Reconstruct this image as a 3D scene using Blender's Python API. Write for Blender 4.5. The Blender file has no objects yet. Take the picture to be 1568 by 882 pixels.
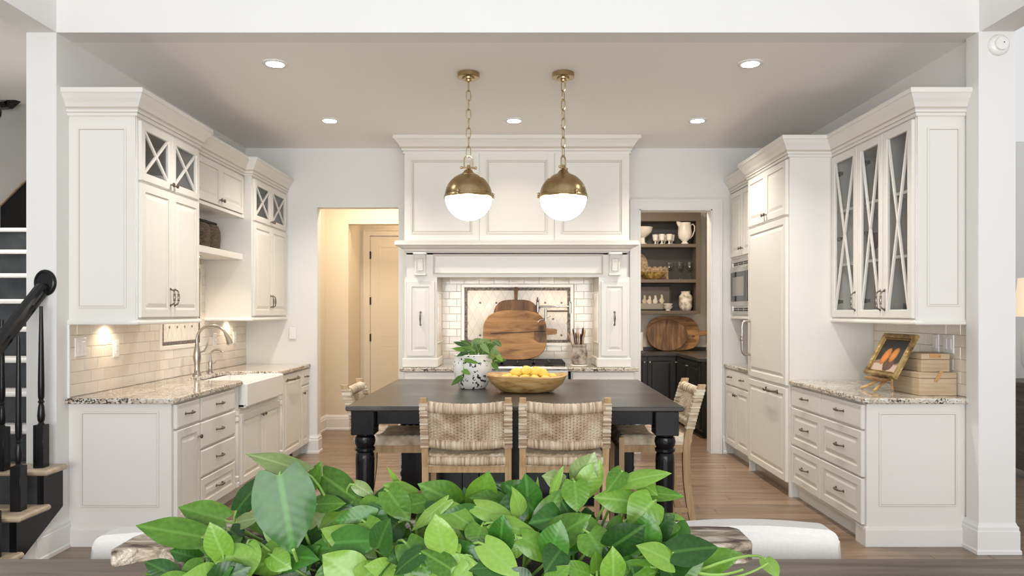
import bpy, bmesh, math, random
from mathutils import Vector, Matrix
random.seed(7)
F = 1120.0; VX = 787.0; VY = 478.0; CH = 1.44
# ---------------------------------------------------------------- camera
scn = bpy.context.scene
cam_d = bpy.data.cameras.new('camera'); cam = bpy.data.objects.new('camera', cam_d)
scn.collection.objects.link(cam); scn.camera = cam
cam.location = (0, 0, CH); cam.rotation_euler = (math.pi/2, 0, 0)
cam_d.sensor_width = 36; cam_d.sensor_fit = 'HORIZONTAL'; cam_d.lens = 36*F/1568
cam_d.shift_x = -(VX-784)/1568; cam_d.shift_y = (VY-441)/1568
cam_d.clip_start = 0.05
# ---------------------------------------------------------------- world, exposure
w = bpy.data.worlds.new('world'); scn.world = w; w.use_nodes = True
w.node_tree.nodes['Background'].inputs[0].default_value = (0.97, 0.985, 1.0, 1)
w.node_tree.nodes['Background'].inputs[1].default_value = 0.45
scn.view_settings.view_transform = 'Standard'; scn.view_settings.look = 'None'
scn.view_settings.gamma = 1; scn.view_settings.use_curve_mapping = False
scn.view_settings.exposure = 0.80

def light(name, kind, loc, energy, color=(1, 1, 1), rot=(0, 0, 0), size=0.1, size_y=None, spot=None, blend=0.5):
    d = bpy.data.lights.new(name, kind); d.energy = energy; d.color = color
    if kind == 'AREA':
        d.size = size
        if size_y: d.shape = 'RECTANGLE'; d.size_y = size_y
    elif kind != 'SUN': d.shadow_soft_size = size
    if kind == 'SPOT': d.spot_size = spot; d.spot_blend = blend
    o = bpy.data.objects.new(name, d); scn.collection.objects.link(o)
    o.location = loc; o.rotation_euler = rot
    return o
WARM = (1.0, 0.80, 0.58); SOFT = (1.0, 0.92, 0.82)
# daylight of the window wall behind the camera
light('window_daylight', 'AREA', (0.0, -2.6, 1.45), 192, (0.98, 0.99, 1.0), (math.radians(96), 0, 0), 5.0, 2.4)
# kitchen recessed lamps
for (x, y) in ((-1.607, 4.92), (1.59, 4.92), (-1.607, 6.38), (0.0, 6.38), (1.60, 6.38)):
    light('recessed_lamp_light', 'SPOT', (x, y, 3.09), 26 if x == 0.0 else 70, SOFT, (0, 0, 0), 0.05, spot=math.radians(125), blend=0.9)
# under-cabinet lamps (left run, niche shelf, hood)
for (x, y, z, e) in ((-2.66, 4.88, 1.375, 3.2), (-2.66, 6.95, 1.375, 3.2), (-2.58, 5.95, 1.885, 8)):
    light('puck_lamp_light', 'SPOT', (x, y, z), e, WARM, (0, 0, 0), 0.03, spot=math.radians(150), blend=0.6)
for x in (-0.35, 0.42):
    light('hood_lamp_light', 'SPOT', (x, 7.12, 1.82), 10, WARM, (0, 0, 0), 0.08, spot=math.radians(165), blend=1.0)
# lights added to brighten hallway and pantry from above, fixtures unseen
light('hallway_fill_light', 'AREA', (-1.5, 8.2, 3.05), 16, (1.0, 0.84, 0.64), (0, 0, 0), 0.5)
light('back_hall_fill_light', 'AREA', (-1.3, 9.4, 2.95), 3, (1.0, 0.80, 0.55), (0, 0, 0), 0.3)
light('pantry_fill_light', 'AREA', (1.6, 8.35, 3.05), 26, (1.0, 0.88, 0.74), (0, 0, 0), 0.4)

light('stairwell_fill_light', 'AREA', (-3.9, 5.2, 2.95), 14, SOFT, (0, 0, 0), 0.4)  # unseen fill light added to brighten the stairwell and its ceiling
# ---------------------------------------------------------------- materials
def mat(name, col, rough=0.5, metal=0.0, spec=0.5, trans=0.0, emit=None, coat=0.0, ior=1.45):
    m = bpy.data.materials.new(name); m.use_nodes = True
    b = m.node_tree.nodes['Principled BSDF']
    b.inputs['Base Color'].default_value = (*col, 1); b.inputs['Roughness'].default_value = rough
    b.inputs['Metallic'].default_value = metal; b.inputs['Specular IOR Level'].default_value = spec
    b.inputs['Transmission Weight'].default_value = trans; b.inputs['IOR'].default_value = ior
    b.inputs['Coat Weight'].default_value = coat
    if emit:
        b.inputs['Emission Color'].default_value = (*emit[0], 1); b.inputs['Emission Strength'].default_value = emit[1]
    return m
def nodes(m): return m.node_tree.nodes, m.node_tree.links, m.node_tree.nodes['Principled BSDF']
def noise_mix(m, cols, scale=5, stretch=(1, 1, 1), detail=4, bump=0.0, bscale=None, dist=0.0, coord='Object', objrand=0.0, stops=None, rough=None):
    """colour from a noise ramp (+ optional bump)"""
    n, l, b = nodes(m)
    tc = n.new('ShaderNodeTexCoord'); mp = n.new('ShaderNodeMapping'); mp.inputs['Scale'].default_value = stretch
    l.new(tc.outputs[coord], mp.inputs[0])
    vec = mp.outputs[0]
    if objrand:
        oi = n.new('ShaderNodeObjectInfo'); va = n.new('ShaderNodeVectorMath'); va.operation = 'ADD'
        sc = n.new('ShaderNodeMath'); sc.operation = 'MULTIPLY'; sc.inputs[1].default_value = 37.0
        l.new(oi.outputs['Random'], sc.inputs[0]); l.new(vec, va.inputs[0]); l.new(sc.outputs[0], va.inputs[1]); vec = va.outputs[0]
    nt = n.new('ShaderNodeTexNoise'); nt.inputs['Scale'].default_value = scale; nt.inputs['Detail'].default_value = detail
    nt.inputs['Distortion'].default_value = dist
    l.new(vec, nt.inputs['Vector'])
    cr = n.new('ShaderNodeValToRGB'); e = cr.color_ramp.elements
    k = len(cols); st = stops or [0.3+0.4*i/(k-1) for i in range(k)]
    e[0].position = st[0]; e[0].color = (*cols[0], 1); e[1].position = st[-1]; e[1].color = (*cols[-1], 1)
    for i in range(1, k-1):
        q = e.new(st[i]); q.color = (*cols[i], 1)
    l.new(nt.outputs[0], cr.inputs[0])
    out = cr.outputs[0]
    if objrand:
        hs = n.new('ShaderNodeHueSaturation'); mr = n.new('ShaderNodeMapRange')
        mr.inputs['To Min'].default_value = 1-objrand; mr.inputs['To Max'].default_value = 1+objrand
        l.new(oi.outputs['Random'], mr.inputs[0]); l.new(mr.outputs[0], hs.inputs['Value']); l.new(out, hs.inputs['Color']); out = hs.outputs[0]
    l.new(out, b.inputs['Base Color'])
    if bump:
        nb = n.new('ShaderNodeTexNoise'); nb.inputs['Scale'].default_value = bscale or scale*3; nb.inputs['Detail'].default_value = 3
        l.new(vec, nb.inputs['Vector'])
        bp = n.new('ShaderNodeBump'); bp.inputs['Strength'].default_value = bump; bp.inputs['Distance'].default_value = 0.01
        l.new(nb.outputs[0], bp.inputs['Height']); l.new(bp.outputs[0], b.inputs['Normal'])
    return m
MT = {}
MT['wall'] = noise_mix(mat('wall_paint', (.84, .83, .80), .6), [(.775, .77, .75), (.795, .79, .77)], 2)
MT['ceil'] = mat('ceiling_paint', (.90, .885, .865), .8)
MT['trimw'] = mat('white_trim_paint', (.80, .79, .77), .35)
MT['beige'] = mat('hallway_paint', (.74, .66, .54), .7)
MT['cab'] = noise_mix(mat('cream_cabinet_paint', (.80, .77, .71), .38), [(.765, .745, .70), (.775, .755, .71)], 3, (1, 1, 4))
MT['glaze'] = mat('brown_glaze', (.54, .49, .42), .5)
MT['inner'] = mat('cabinet_inside_shade', (.42, .40, .37), .6)  # greyed so the back panels hold the shade of the unlit interior
MT['tile'] = noise_mix(mat('cream_tile', (.78, .72, .63), .12, coat=.3), [(.74, .675, .58), (.82, .765, .68)], 3, bump=.15, bscale=14, objrand=.05)
MT['grout'] = mat('grout', (.60, .54, .46), .9)
MT['diam'] = noise_mix(mat('ivory_stone_tile', (.8, .74, .65), .3), [(.76, .70, .61), (.84, .79, .71)], 6, objrand=.04)
MT['dark_tile'] = noise_mix(mat('dark_mosaic', (.1, .08, .07), .3), [(.04, .035, .03), (.16, .13, .11), (.3, .26, .22)], 60, detail=2, bump=.5, bscale=90)
MT['white_cer'] = mat('white_ceramic', (.86, .85, .82), .1, coat=.5)
MT['ironstone'] = noise_mix(mat('ironstone', (.8, .76, .7), .2), [(.72, .66, .58), (.85, .81, .75)], 6)
MT['pewter'] = mat('pewter', (.20, .17, .14), .32, 1.0)
MT['nickel'] = mat('brushed_nickel', (.42, .38, .34), .28, 1.0)
MT['chrome'] = mat('chrome', (.42, .40, .38), .15, 1.0)
MT['steel'] = mat('stainless', (.55, .53, .50), .3, 1.0)
MT['brass'] = noise_mix(mat('brushed_brass', (.55, .40, .19), .27, 1.0), [(.36, .26, .13), (.48, .36, .19)], 4, (6, 6, .6))
MT['brass2'] = mat('pale_brass', (.60, .49, .31), .22, 1.0)
MT['opal'] = mat('opal_glass', (1, .97, .92), .3, emit=((1.0, .93, .84), 5.0))
MT['lamp'] = mat('lamp_lens', (1, 1, 1), .3, emit=((1.0, .96, .88), 9))
MT['black'] = noise_mix(mat('black_paint', (.008, .008, .009), .22, spec=.35), [(.005, .005, .006), (.010, .010, .011)], 8)
MT['blackm'] = mat('matt_black', (.02, .02, .02), .6)
MT['espresso'] = mat('espresso_paint', (.015, .014, .013), .3)
MT['riser'] = noise_mix(mat('slate_riser_paint', (.03, .035, .04), .25), [(.022, .026, .03), (.05, .056, .062)], 5)
MT['glassd'] = mat('black_glass', (.01, .01, .012), .05)
def clearglass(name, tint, refl):
    m = mat(name, (1, 1, 1), .02); n, l, b = nodes(m)
    tr = n.new('ShaderNodeBsdfTransparent'); tr.inputs[0].default_value = (*tint, 1); gl = n.new('ShaderNodeBsdfGlossy'); gl.inputs['Roughness'].default_value = .03
    lf = n.new('ShaderNodeLayerWeight'); lf.inputs['Blend'].default_value = .5; pw = n.new('ShaderNodeMath'); pw.operation = 'POWER'; pw.inputs[1].default_value = 4.5; lw = n.new('ShaderNodeMath'); lw.operation = 'MULTIPLY_ADD'; lw.inputs[1].default_value = refl; lw.inputs[2].default_value = .03; l.new(lf.outputs['Facing'], pw.inputs[0]); l.new(pw.outputs[0], lw.inputs[0]); ms = n.new('ShaderNodeMixShader')
    l.new(lw.outputs[0], ms.inputs[0]); l.new(tr.outputs[0], ms.inputs[1]); l.new(gl.outputs[0], ms.inputs[2]); l.new(ms.outputs[0], n['Material Output'].inputs[0])
    return m
MT['glass'] = clearglass('clear_glass', (.93, .94, .94), .85); MT['pane'] = clearglass('pane_glass', (.88, .89, .89), .45)
MT['soap'] = noise_mix(mat('dark_stone_top', (.05, .045, .04), .3), [(.028, .025, .022), (.05, .045, .04), (.11, .10, .09)], 3.2, detail=8, bump=.12, bscale=12, stops=[.35, .55, .75])
MT['oak'] = noise_mix(mat('stool_oak', (.45, .29, .16), .45), [(.42, .265, .13), (.60, .41, .22)], 5, (10, 10, 1), bump=.1, objrand=.1)
MT['rattan'] = noise_mix(mat('rattan', (.6, .47, .32), .5), [(.42, .30, .19), (.68, .54, .38), (.82, .72, .56)], 12, (1, 1, 1), detail=3, stops=[.32, .5, .66], bump=.4, bscale=120)
MT['rattan_wrap'] = noise_mix(mat('rattan_wrap', (.6, .47, .32), .5), [(.34, .23, .14), (.60, .47, .32), (.78, .68, .53)], 9, (9, .6, .6), detail=3, stops=[.34, .5, .64], bump=.8, bscale=14)
MT['rattan_post'] = noise_mix(mat('rattan_wrap_upright', (.6, .47, .32), .5), [(.34, .23, .14), (.60, .47, .32), (.78, .68, .53)], 9, (.6, .6, 9), detail=3, stops=[.34, .5, .64], bump=.8, bscale=14)
MT['rattan_dark'] = noise_mix(mat('rattan_dark', (.2, .14, .09), .55), [(.10, .065, .04), (.22, .15, .09), (.42, .31, .2)], 20, stops=[.35, .5, .7], bump=.5, bscale=60)
MT['linen'] = noise_mix(mat('linen', (.66, .63, .60), .9), [(.66, .635, .605), (.70, .675, .645)], 90, (1, 1, 1), bump=.06, bscale=400)
MT['tabwood'] = noise_mix(mat('dining_oak', (.2, .16, .12), .42, spec=.3), [(.085, .064, .046), (.135, .105, .078), (.19, .15, .115)], 3.5, (.6, 8, 8), detail=6, dist=.6, bump=.08)
MT['floorw'] = noise_mix(mat('floor_oak', (.32, .21, .13), .30, spec=.5), [(.165, .108, .070), (.23, .157, .105), (.295, .21, .145)], 2.2, (.8, 9, 1), detail=7, dist=.5, objrand=.16, bump=.05, stops=[.3, .5, .72])
MT['treadw'] = noise_mix(mat('tread_oak', (.5, .40, .28), .35), [(.40, .31, .21), (.58, .47, .34)], 3, (1, 8, 8), detail=5)
MT['board'] = noise_mix(mat('old_board_wood', (.3, .17, .08), .55), [(.15, .07, .025), (.36, .185, .070), (.52, .30, .125)], 3.0, (1, 1, 5), detail=7, dist=.8, stops=[.28, .5, .72], bump=.2)
MT['board2'] = noise_mix(mat('dark_board_wood', (.2, .1, .05), .55), [(.055, .028, .014), (.16, .080, .035), (.28, .155, .07)], 3.5, (6, 1, 1), detail=7, dist=.6, stops=[.28, .5, .72], bump=.2)
MT['bowlw'] = noise_mix(mat('dough_bowl_wood', (.5, .32, .15), .45), [(.30, .14, .04), (.60, .37, .14), (.74, .52, .25)], 5, (1, 1, 4), detail=6, dist=1.2, stops=[.3, .5, .68], bump=.2)
MT['trough'] = noise_mix(mat('weathered_trough_wood', (.4, .32, .25), .7), [(.08, .055, .04), (.34, .27, .20), (.58, .50, .42)], 4, (2, 8, 8), detail=8, dist=1.0, stops=[.36, .5, .62], bump=.8, bscale=20)
MT['soil'] = noise_mix(mat('soil', (.04, .03, .02), .95), [(.015, .01, .008), (.06, .045, .03)], 40, bump=.8)
MT['lemon'] = noise_mix(mat('lemon_peel', (.85, .62, .16), .4), [(.88, .60, .10), (.93, .70, .17)], 6, bump=.2, bscale=120, objrand=.06)
MT['boxw'] = noise_mix(mat('pale_box_wood', (.55, .42, .27), .5), [(.44, .33, .20), (.60, .47, .32)], 4, (1, 1, 14), detail=5, bump=.1)
MT['leather'] = mat('tan_leather', (.55, .30, .11), .5)
MT['gold'] = noise_mix(mat('old_gilt', (.35, .24, .08), .4, .7), [(.12, .08, .03), (.38, .26, .10), (.55, .40, .17)], 14, stops=[.3, .5, .7], bump=.6, bscale=50)
MT['amber'] = mat('amber_glass', (.75, .30, .05), .05, trans=.8)
MT['goldglass'] = noise_mix(mat('gold_leaf_bowl', (.6, .4, .12), .25, .6), [(.25, .14, .03), (.8, .58, .2)], 25, bump=.5)
MT['seagrass'] = noise_mix(mat('seagrass', (.45, .33, .2), .8), [(.2, .13, .07), (.55, .41, .26)], 35, bump=.9)
MT['basket'] = noise_mix(mat('dark_crackled_basket', (.05, .03, .02), .45, spec=.3), [(.015, .008, .005), (.06, .035, .02), (.14, .09, .055)], 26, (1, 1, 4), bump=1.0, bscale=30)
MT['crock'] = noise_mix(mat('stone_crock', (.4, .34, .28), .5), [(.14, .11, .09), (.42, .36, .30), (.62, .56, .49)], 12, bump=.3, stops=[.36, .5, .66])
MT['urn'] = noise_mix(mat('aged_urn', (.6, .5, .4), .5), [(.22, .16, .11), (.62, .54, .44), (.78, .72, .63)], 14, stops=[.34, .5, .62])
MT['paper'] = mat('paper_towel', (.82, .80, .76), .9)
MT['spoonl'] = noise_mix(mat('spoon_light_wood', (.5, .33, .18), .5), [(.40, .25, .13), (.56, .38, .22)], 6, (1, 1, .3))
MT['spoond'] = mat('spoon_dark_wood', (.08, .035, .02), .45)
MT['plate'] = mat('switch_plate', (.85, .84, .82), .3)
MT['shelfbr'] = mat('pantry_shelf_paint', (.13, .10, .075), .5)
MT['shelfbk'] = mat('pantry_back_paint', (.055, .05, .048), .5)
MT['pantry_wall'] = mat('pantry_wall_paint', (.66, .61, .54), .7)
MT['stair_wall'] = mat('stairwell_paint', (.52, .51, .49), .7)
MT['shade'] = mat('lamp_shade_linen', (.75, .62, .48), .8, emit=((1.0, .78, .52), .35))
MT['console'] = noise_mix(mat('console_wood', (.10, .085, .075), .5), [(.08, .065, .055), (.14, .12, .10)], 6, (1, 1, 8))
MT['bluegl'] = mat('teal_glass', (.05, .12, .12), .1, trans=.5)
# granite
def granite():
    m = mat('granite', (.6, .55, .48), .08, coat=.2); n, l, b = nodes(m)
    tc = n.new('ShaderNodeTexCoord')
    a = n.new('ShaderNodeTexNoise'); a.inputs['Scale'].default_value = 30; a.inputs['Detail'].default_value = 6; a.inputs['Distortion'].default_value = 1.2
    c = n.new('ShaderNodeTexNoise'); c.inputs['Scale'].default_value = 75; c.inputs['Detail'].default_value = 5
    d = n.new('ShaderNodeTexNoise'); d.inputs['Scale'].default_value = 5; d.inputs['Detail'].default_value = 3
    for q in (a, c, d): l.new(tc.outputs['Object'], q.inputs['Vector'])
    r1 = n.new('ShaderNodeValToRGB'); e = r1.color_ramp.elements
    e[0].position = .34; e[0].color = (.36, .28, .20, 1); e[1].position = .60; e[1].color = (.70, .66, .60, 1)
    q = e.new(.47); q.color = (.55, .48, .39, 1)
    l.new(a.outputs[0], r1.inputs[0])
    r2 = n.new('ShaderNodeValToRGB'); e = r2.color_ramp.elements
    e[0].position = .385; e[0].color = (0, 0, 0, 1); e[1].position = .44; e[1].color = (1, 1, 1, 1)
    mx0 = n.new('ShaderNodeMath'); mx0.operation = 'ADD'; ms = n.new('ShaderNodeMath'); ms.operation = 'MULTIPLY_ADD'
    ms.inputs[1].default_value = .55; ms.inputs[2].default_value = -.27
    l.new(d.outputs[0], ms.inputs[0]); l.new(c.outputs[0], mx0.inputs[0]); l.new(ms.outputs[0], mx0.inputs[1]); l.new(mx0.outputs[0], r2.inputs[0])
    mx = n.new('ShaderNodeMix'); mx.data_type = 'RGBA'
    l.new(r2.outputs[0], mx.inputs[0]); mx.inputs[6].default_value = (.06, .05, .042, 1); l.new(r1.outputs[0], mx.inputs[7])
    l.new(mx.outputs[2], b.inputs['Base Color'])
    return m
MT['granite'] = granite()
# white pot with black splashes
def speckle():
    m = mat('speckled_glaze', (.8, .8, .76), .3); n, l, b = nodes(m)
    tc = n.new('ShaderNodeTexCoord')
    a = n.new('ShaderNodeTexNoise'); a.inputs['Scale'].default_value = 42; a.inputs['Detail'].default_value = 2
    c = n.new('ShaderNodeTexNoise'); c.inputs['Scale'].default_value = 11; c.inputs['Detail'].default_value = 2
    for q in (a, c): l.new(tc.outputs['Object'], q.inputs['Vector'])
    ad = n.new('ShaderNodeMath'); ad.operation = 'MULTIPLY_ADD'; ad.inputs[1].default_value = .8
    l.new(c.outputs[0], ad.inputs[0]); l.new(a.outputs[0], ad.inputs[2])
    r = n.new('ShaderNodeValToRGB'); e = r.color_ramp.elements
    e[0].position = .58; e[0].color = (.84, .83, .78, 1); e[1].position = .63; e[1].color = (.03, .03, .035, 1)
    mr = n.new('ShaderNodeMapRange'); mr.inputs['From Min'].default_value = .80; mr.inputs['From Max'].default_value = 1.20; l.new(ad.outputs[0], mr.inputs[0])
    l.new(mr.outputs[0], r.inputs[0]); l.new(r.outputs[0], b.inputs['Base Color'])
    return m
MT['speckle'] = speckle()
# leaves: midrib and side veins from UV, tint by object colour
def leafmat(name, dark, light, rib):
    m = mat(name, dark, .33, coat=.12); n, l, b = nodes(m)
    uv = n.new('ShaderNodeUVMap'); sp = n.new('ShaderNodeSeparateXYZ'); l.new(uv.outputs[0], sp.inputs[0])
    oi = n.new('ShaderNodeObjectInfo')
    tc = n.new('ShaderNodeTexCoord'); nt = n.new('ShaderNodeTexNoise'); nt.inputs['Scale'].default_value = 9; nt.inputs['Detail'].default_value = 3
    l.new(tc.outputs['Object'], nt.inputs['Vector'])
    mixf = n.new('ShaderNodeMath'); mixf.operation = 'MULTIPLY_ADD'; mixf.inputs[1].default_value = .7
    sub = n.new('ShaderNodeMath'); sub.operation = 'MULTIPLY_ADD'; sub.inputs[1].default_value = 1.0; sub.inputs[2].default_value = -.35
    l.new(nt.outputs[0], sub.inputs[0]); l.new(oi.outputs['Random'], mixf.inputs[0]); l.new(sub.outputs[0], mixf.inputs[2])
    mx = n.new('ShaderNodeMix'); mx.data_type = 'RGBA'; mx.clamp_factor = True
    mx.inputs[6].default_value = (*dark, 1); mx.inputs[7].default_value = (*light, 1); l.new(mixf.outputs[0], mx.inputs[0])
    ab = n.new('ShaderNodeMath'); ab.operation = 'ABSOLUTE'; l.new(sp.outputs[0], ab.inputs[0])
    rr = n.new('ShaderNodeMapRange'); rr.inputs['From Min'].default_value = .015; rr.inputs['From Max'].default_value = .05
    rr.inputs['To Min'].default_value = .75; rr.inputs['To Max'].default_value = 0
    l.new(ab.outputs[0], rr.inputs[0])
    m2 = n.new('ShaderNodeMix'); m2.data_type = 'RGBA'; l.new(rr.outputs[0], m2.inputs[0]); l.new(mx.outputs[2], m2.inputs[6]); m2.inputs[7].default_value = (*rib, 1)
    l.new(m2.outputs[2], b.inputs['Base Color'])
    # side veins as relief
    s1 = n.new('ShaderNodeMath'); s1.operation = 'MULTIPLY_ADD'; s1.inputs[1].default_value = -.75; l.new(ab.outputs[0], s1.inputs[0]); l.new(sp.outputs[1], s1.inputs[2])
    s2 = n.new('ShaderNodeMath'); s2.operation = 'MULTIPLY'; s2.inputs[1].default_value = 48; l.new(s1.outputs[0], s2.inputs[0])
    s3 = n.new('ShaderNodeMath'); s3.operation = 'SINE'; l.new(s2.outputs[0], s3.inputs[0])
    bp = n.new('ShaderNodeBump'); bp.inputs['Strength'].default_value = .10; bp.inputs['Distance'].default_value = .0012
    l.new(s3.outputs[0], bp.inputs['Height']); l.new(bp.outputs[0], b.inputs['Normal'])
    tr = n.new('ShaderNodeBsdfTranslucent'); l.new(m2.outputs[2], tr.inputs[0]); ms = n.new('ShaderNodeMixShader'); ms.inputs[0].default_value = .28
    l.new(b.outputs[0], ms.inputs[1]); l.new(tr.outputs[0], ms.inputs[2]); l.new(ms.outputs[0], n['Material Output'].inputs[0])
    return m
MT['leaf_mid'] = leafmat('leaf_mid_green', (.04, .12, .009), (.135, .285, .03), (.13, .29, .045))
MT['leaf_light'] = leafmat('leaf_light_green', (.125, .275, .026), (.25, .41, .075), (.25, .41, .10))
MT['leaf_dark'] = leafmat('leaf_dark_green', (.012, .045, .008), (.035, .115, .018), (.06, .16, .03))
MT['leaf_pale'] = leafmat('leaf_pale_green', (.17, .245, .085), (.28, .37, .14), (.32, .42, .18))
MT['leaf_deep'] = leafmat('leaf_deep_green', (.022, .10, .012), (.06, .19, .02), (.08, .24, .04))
MT['leaf_var'] = leafmat('leaf_variegated', (.05, .14, .02), (.28, .40, .14), (.3, .42, .2))
MT['stem'] = mat('plant_stem', (.22, .38, .08), .5)
def attrmat():
    m = mat('painted_canvas', (.5, .5, .5), .45); n, l, b = nodes(m)
    a = n.new('ShaderNodeAttribute'); a.attribute_name = 'Col'; l.new(a.outputs['Color'], b.inputs['Base Color']); return m
MT['canvas'] = attrmat()

# ---------------------------------------------------------------- mesh helpers
def T_id(u, v, w_): return (u, v, w_)
def T_front(y):   # plane facing the camera (-Y) at depth y; w grows towards camera
    return lambda u, v, w_: (u, y-w_, v)
def T_left(x):    # plane of the left run, facing +X ; u = y
    return lambda u, v, w_: (x+w_, u, v)
def T_right(x):   # plane of the right run, facing -X
    return lambda u, v, w_: (x-w_, u, v)

class MB:
    def __init__(s, T=T_id): s.v = []; s.f = []; s.m = []; s.T = T; s.mi = 0; s.uv = None
    def add(s, pts, faces, mi=None):
        o = len(s.v); s.v += [s.T(*p) for p in pts]
        for fc in faces: s.f.append([o+i for i in fc]); s.m.append(s.mi if mi is None else mi)
        return s
    def box(s, x0, x1, y0, y1, z0, z1, mi=None):
        p = [(x0, y0, z0), (x1, y0, z0), (x1, y1, z0), (x0, y1, z0), (x0, y0, z1), (x1, y0, z1), (x1, y1, z1), (x0, y1, z1)]
        return s.add(p, [(0, 3, 2, 1), (4, 5, 6, 7), (0, 1, 5, 4), (1, 2, 6, 5), (2, 3, 7, 6), (3, 0, 4, 7)], mi)
    def bbox(s, x0, x1, y0, y1, z0, z1, b=.004, mi=None):
        """box with chamfered edges"""
        if b*2 >= min(abs(x1-x0), abs(y1-y0), abs(z1-z0)): b = min(abs(x1-x0), abs(y1-y0), abs(z1-z0))*.4
        P = []
        for zz, i in ((z0, 1), (z0+b, 0), (z1-b, 0), (z1, 1)):
            d = b if i else 0
            P += [(x0+b+d*0, y0+d, zz), (x1-b, y0+d, zz), (x1-d, y0+b, zz), (x1-d, y1-b, zz), (x1-b, y1-d, zz), (x0+b, y1-d, zz), (x0+d, y1-b, zz), (x0+d, y0+b, zz)]
        fs = [tuple(reversed(range(8))), tuple(range(24, 32))]
        for k in range(3):
            for j in range(8):
                a = k*8+j; c = k*8+(j+1) % 8; fs.append((a, c, c+8, a+8))
        return s.add(P, fs, mi)
    def loft(s, u0, u1, v0, v1, prof, close=True, cap=True):
        """rectangular rings; prof = [(inset, depth, mat)]"""
        P = []; fs = []; ms = []
        for k, pr in enumerate(prof):
            i, d = pr[0], pr[1]
            P += [(u0+i, v0+i, d), (u1-i, v0+i, d), (u1-i, v1-i, d), (u0+i, v1-i, d)]
            if k:
                for j in range(4):
                    fs.append((4*(k-1)+j, 4*(k-1)+(j+1) % 4, 4*k+(j+1) % 4, 4*k+j)); ms.append(pr[2] if len(pr) > 2 else s.mi)
        if cap: n = 4*(len(prof)-1); fs.append((n, n+1, n+2, n+3)); ms.append(s.mi)
        if close: fs.append((3, 2, 1, 0)); ms.append(s.mi)
        o = len(s.v); s.v += [s.T(*p) for p in P]; s.f += [[o+i for i in f_] for f_ in fs]; s.m += ms
        return s
    def frame(s, u0, u1, v0, v1, w0, w1, t, b=.004, mi=None):
        """rectangular frame (picture-frame shape), member width t"""
        prof = [(0, w0), (0, w1-b), (b, w1), (t-b, w1), (t, w1-b), (t, w0)]
        P = []; fs = []
        for i, d in prof: P += [(u0+i, v0+i, d), (u1-i, v0+i, d), (u1-i, v1-i, d), (u0+i, v1-i, d)]
        k = len(prof)
        for a in range(k):
            c = (a+1) % k
            for j in range(4): fs.append((4*a+j, 4*a+(j+1) % 4, 4*c+(j+1) % 4, 4*c+j))
        return s.add(P, fs, mi)
    def prism(s, poly, w0, w1, mi=None):
        """poly in (u,v), extruded along w"""
        n = len(poly)
        P = [(u, v, w0) for u, v in poly]+[(u, v, w1) for u, v in poly]
        return s.add(P, [tuple(range(n-1, -1, -1)), tuple(range(n, 2*n))]+[(i, (i+1) % n, n+(i+1) % n, n+i) for i in range(n)], mi)
    def lathe(s, prof, c=(0, 0, 0), n=24, axis='z', mi=None, sx=1, sy=1):
        P = []; fs = []
        for r, h in prof:
            r = max(r, 1e-5)
            for k in range(n):
                a = 2*math.pi*k/n; x = r*math.cos(a)*sx; y = r*math.sin(a)*sy
                P.append({'z': (c[0]+x, c[1]+y, c[2]+h), 'x': (c[0]+h, c[1]+x, c[2]+y), 'y': (c[0]+x, c[1]+h, c[2]+y)}[axis])
        for a in range(len(prof)-1):
            for k in range(n): fs.append((a*n+k, a*n+(k+1) % n, (a+1)*n+(k+1) % n, (a+1)*n+k))
        fs.append(tuple(reversed(range(n)))); fs.append(tuple(range((len(prof)-1)*n, len(prof)*n)))
        return s.add(P, fs, mi)
    def tube(s, pts, r, n=8, mi=None, closed=False, flat=1.0):
        pts = [Vector(p) for p in pts]; L = len(pts)
        rs = r if isinstance(r, (list, tuple)) else [r]*L
        P = []; fs = []; up = None
        for i, p in enumerate(pts):
            if closed: d = pts[(i+1) % L]-pts[i-1]
            else: d = pts[min(i+1, L-1)]-pts[max(i-1, 0)]
            d.normalize()
            if up is None: up = Vector((0, 0, 1)) if abs(d.z) < .9 else Vector((1, 0, 0))
            a = d.cross(up)
            if a.length < 1e-4: a = d.cross(Vector((0, 1, 0)))
            a.normalize(); b = a.cross(d); b.normalize(); up = b
            for k in range(n):
                t = 2*math.pi*k/n; q = p+a*math.cos(t)*rs[i]+b*math.sin(t)*rs[i]*flat; P.append(tuple(q))
        m = L if closed else L-1
        for i in range(m):
            j = (i+1) % L
            for k in range(n): fs.append((i*n+k, i*n+(k+1) % n, j*n+(k+1) % n, j*n+k))
        if not closed: fs += [tuple(reversed(range(n))), tuple(range((L-1)*n, L*n))]
        return s.add(P, fs, mi)
    def sphere(s, c, r, n=16, m=10, sc=(1, 1, 1), mi=None):
        return s.lathe([(r*math.sin(math.pi*k/m), -r*math.cos(math.pi*k/m)*sc[2]) for k in range(m+1)], c, n, 'z', mi, sc[0], sc[1])
    def bar(s, p0, p1, wd, dp, up=(0, 0, 1), mi=None):
        """rectangular bar between two points"""
        p0, p1 = Vector(p0), Vector(p1); d = (p1-p0).normalized(); a = d.cross(Vector(up))
        if a.length < 1e-4: a = d.cross(Vector((1, 0, 0)))
        a.normalize(); b = a.cross(d).normalized()
        P = [tuple(q+a*sx*wd/2+b*sy*dp/2) for q in (p0, p1) for sx, sy in ((-1, -1), (1, -1), (1, 1), (-1, 1))]
        return s.add(P, [(0, 3, 2, 1), (4, 5, 6, 7), (0, 1, 5, 4), (1, 2, 6, 5), (2, 3, 7, 6), (3, 0, 4, 7)], mi)
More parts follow.
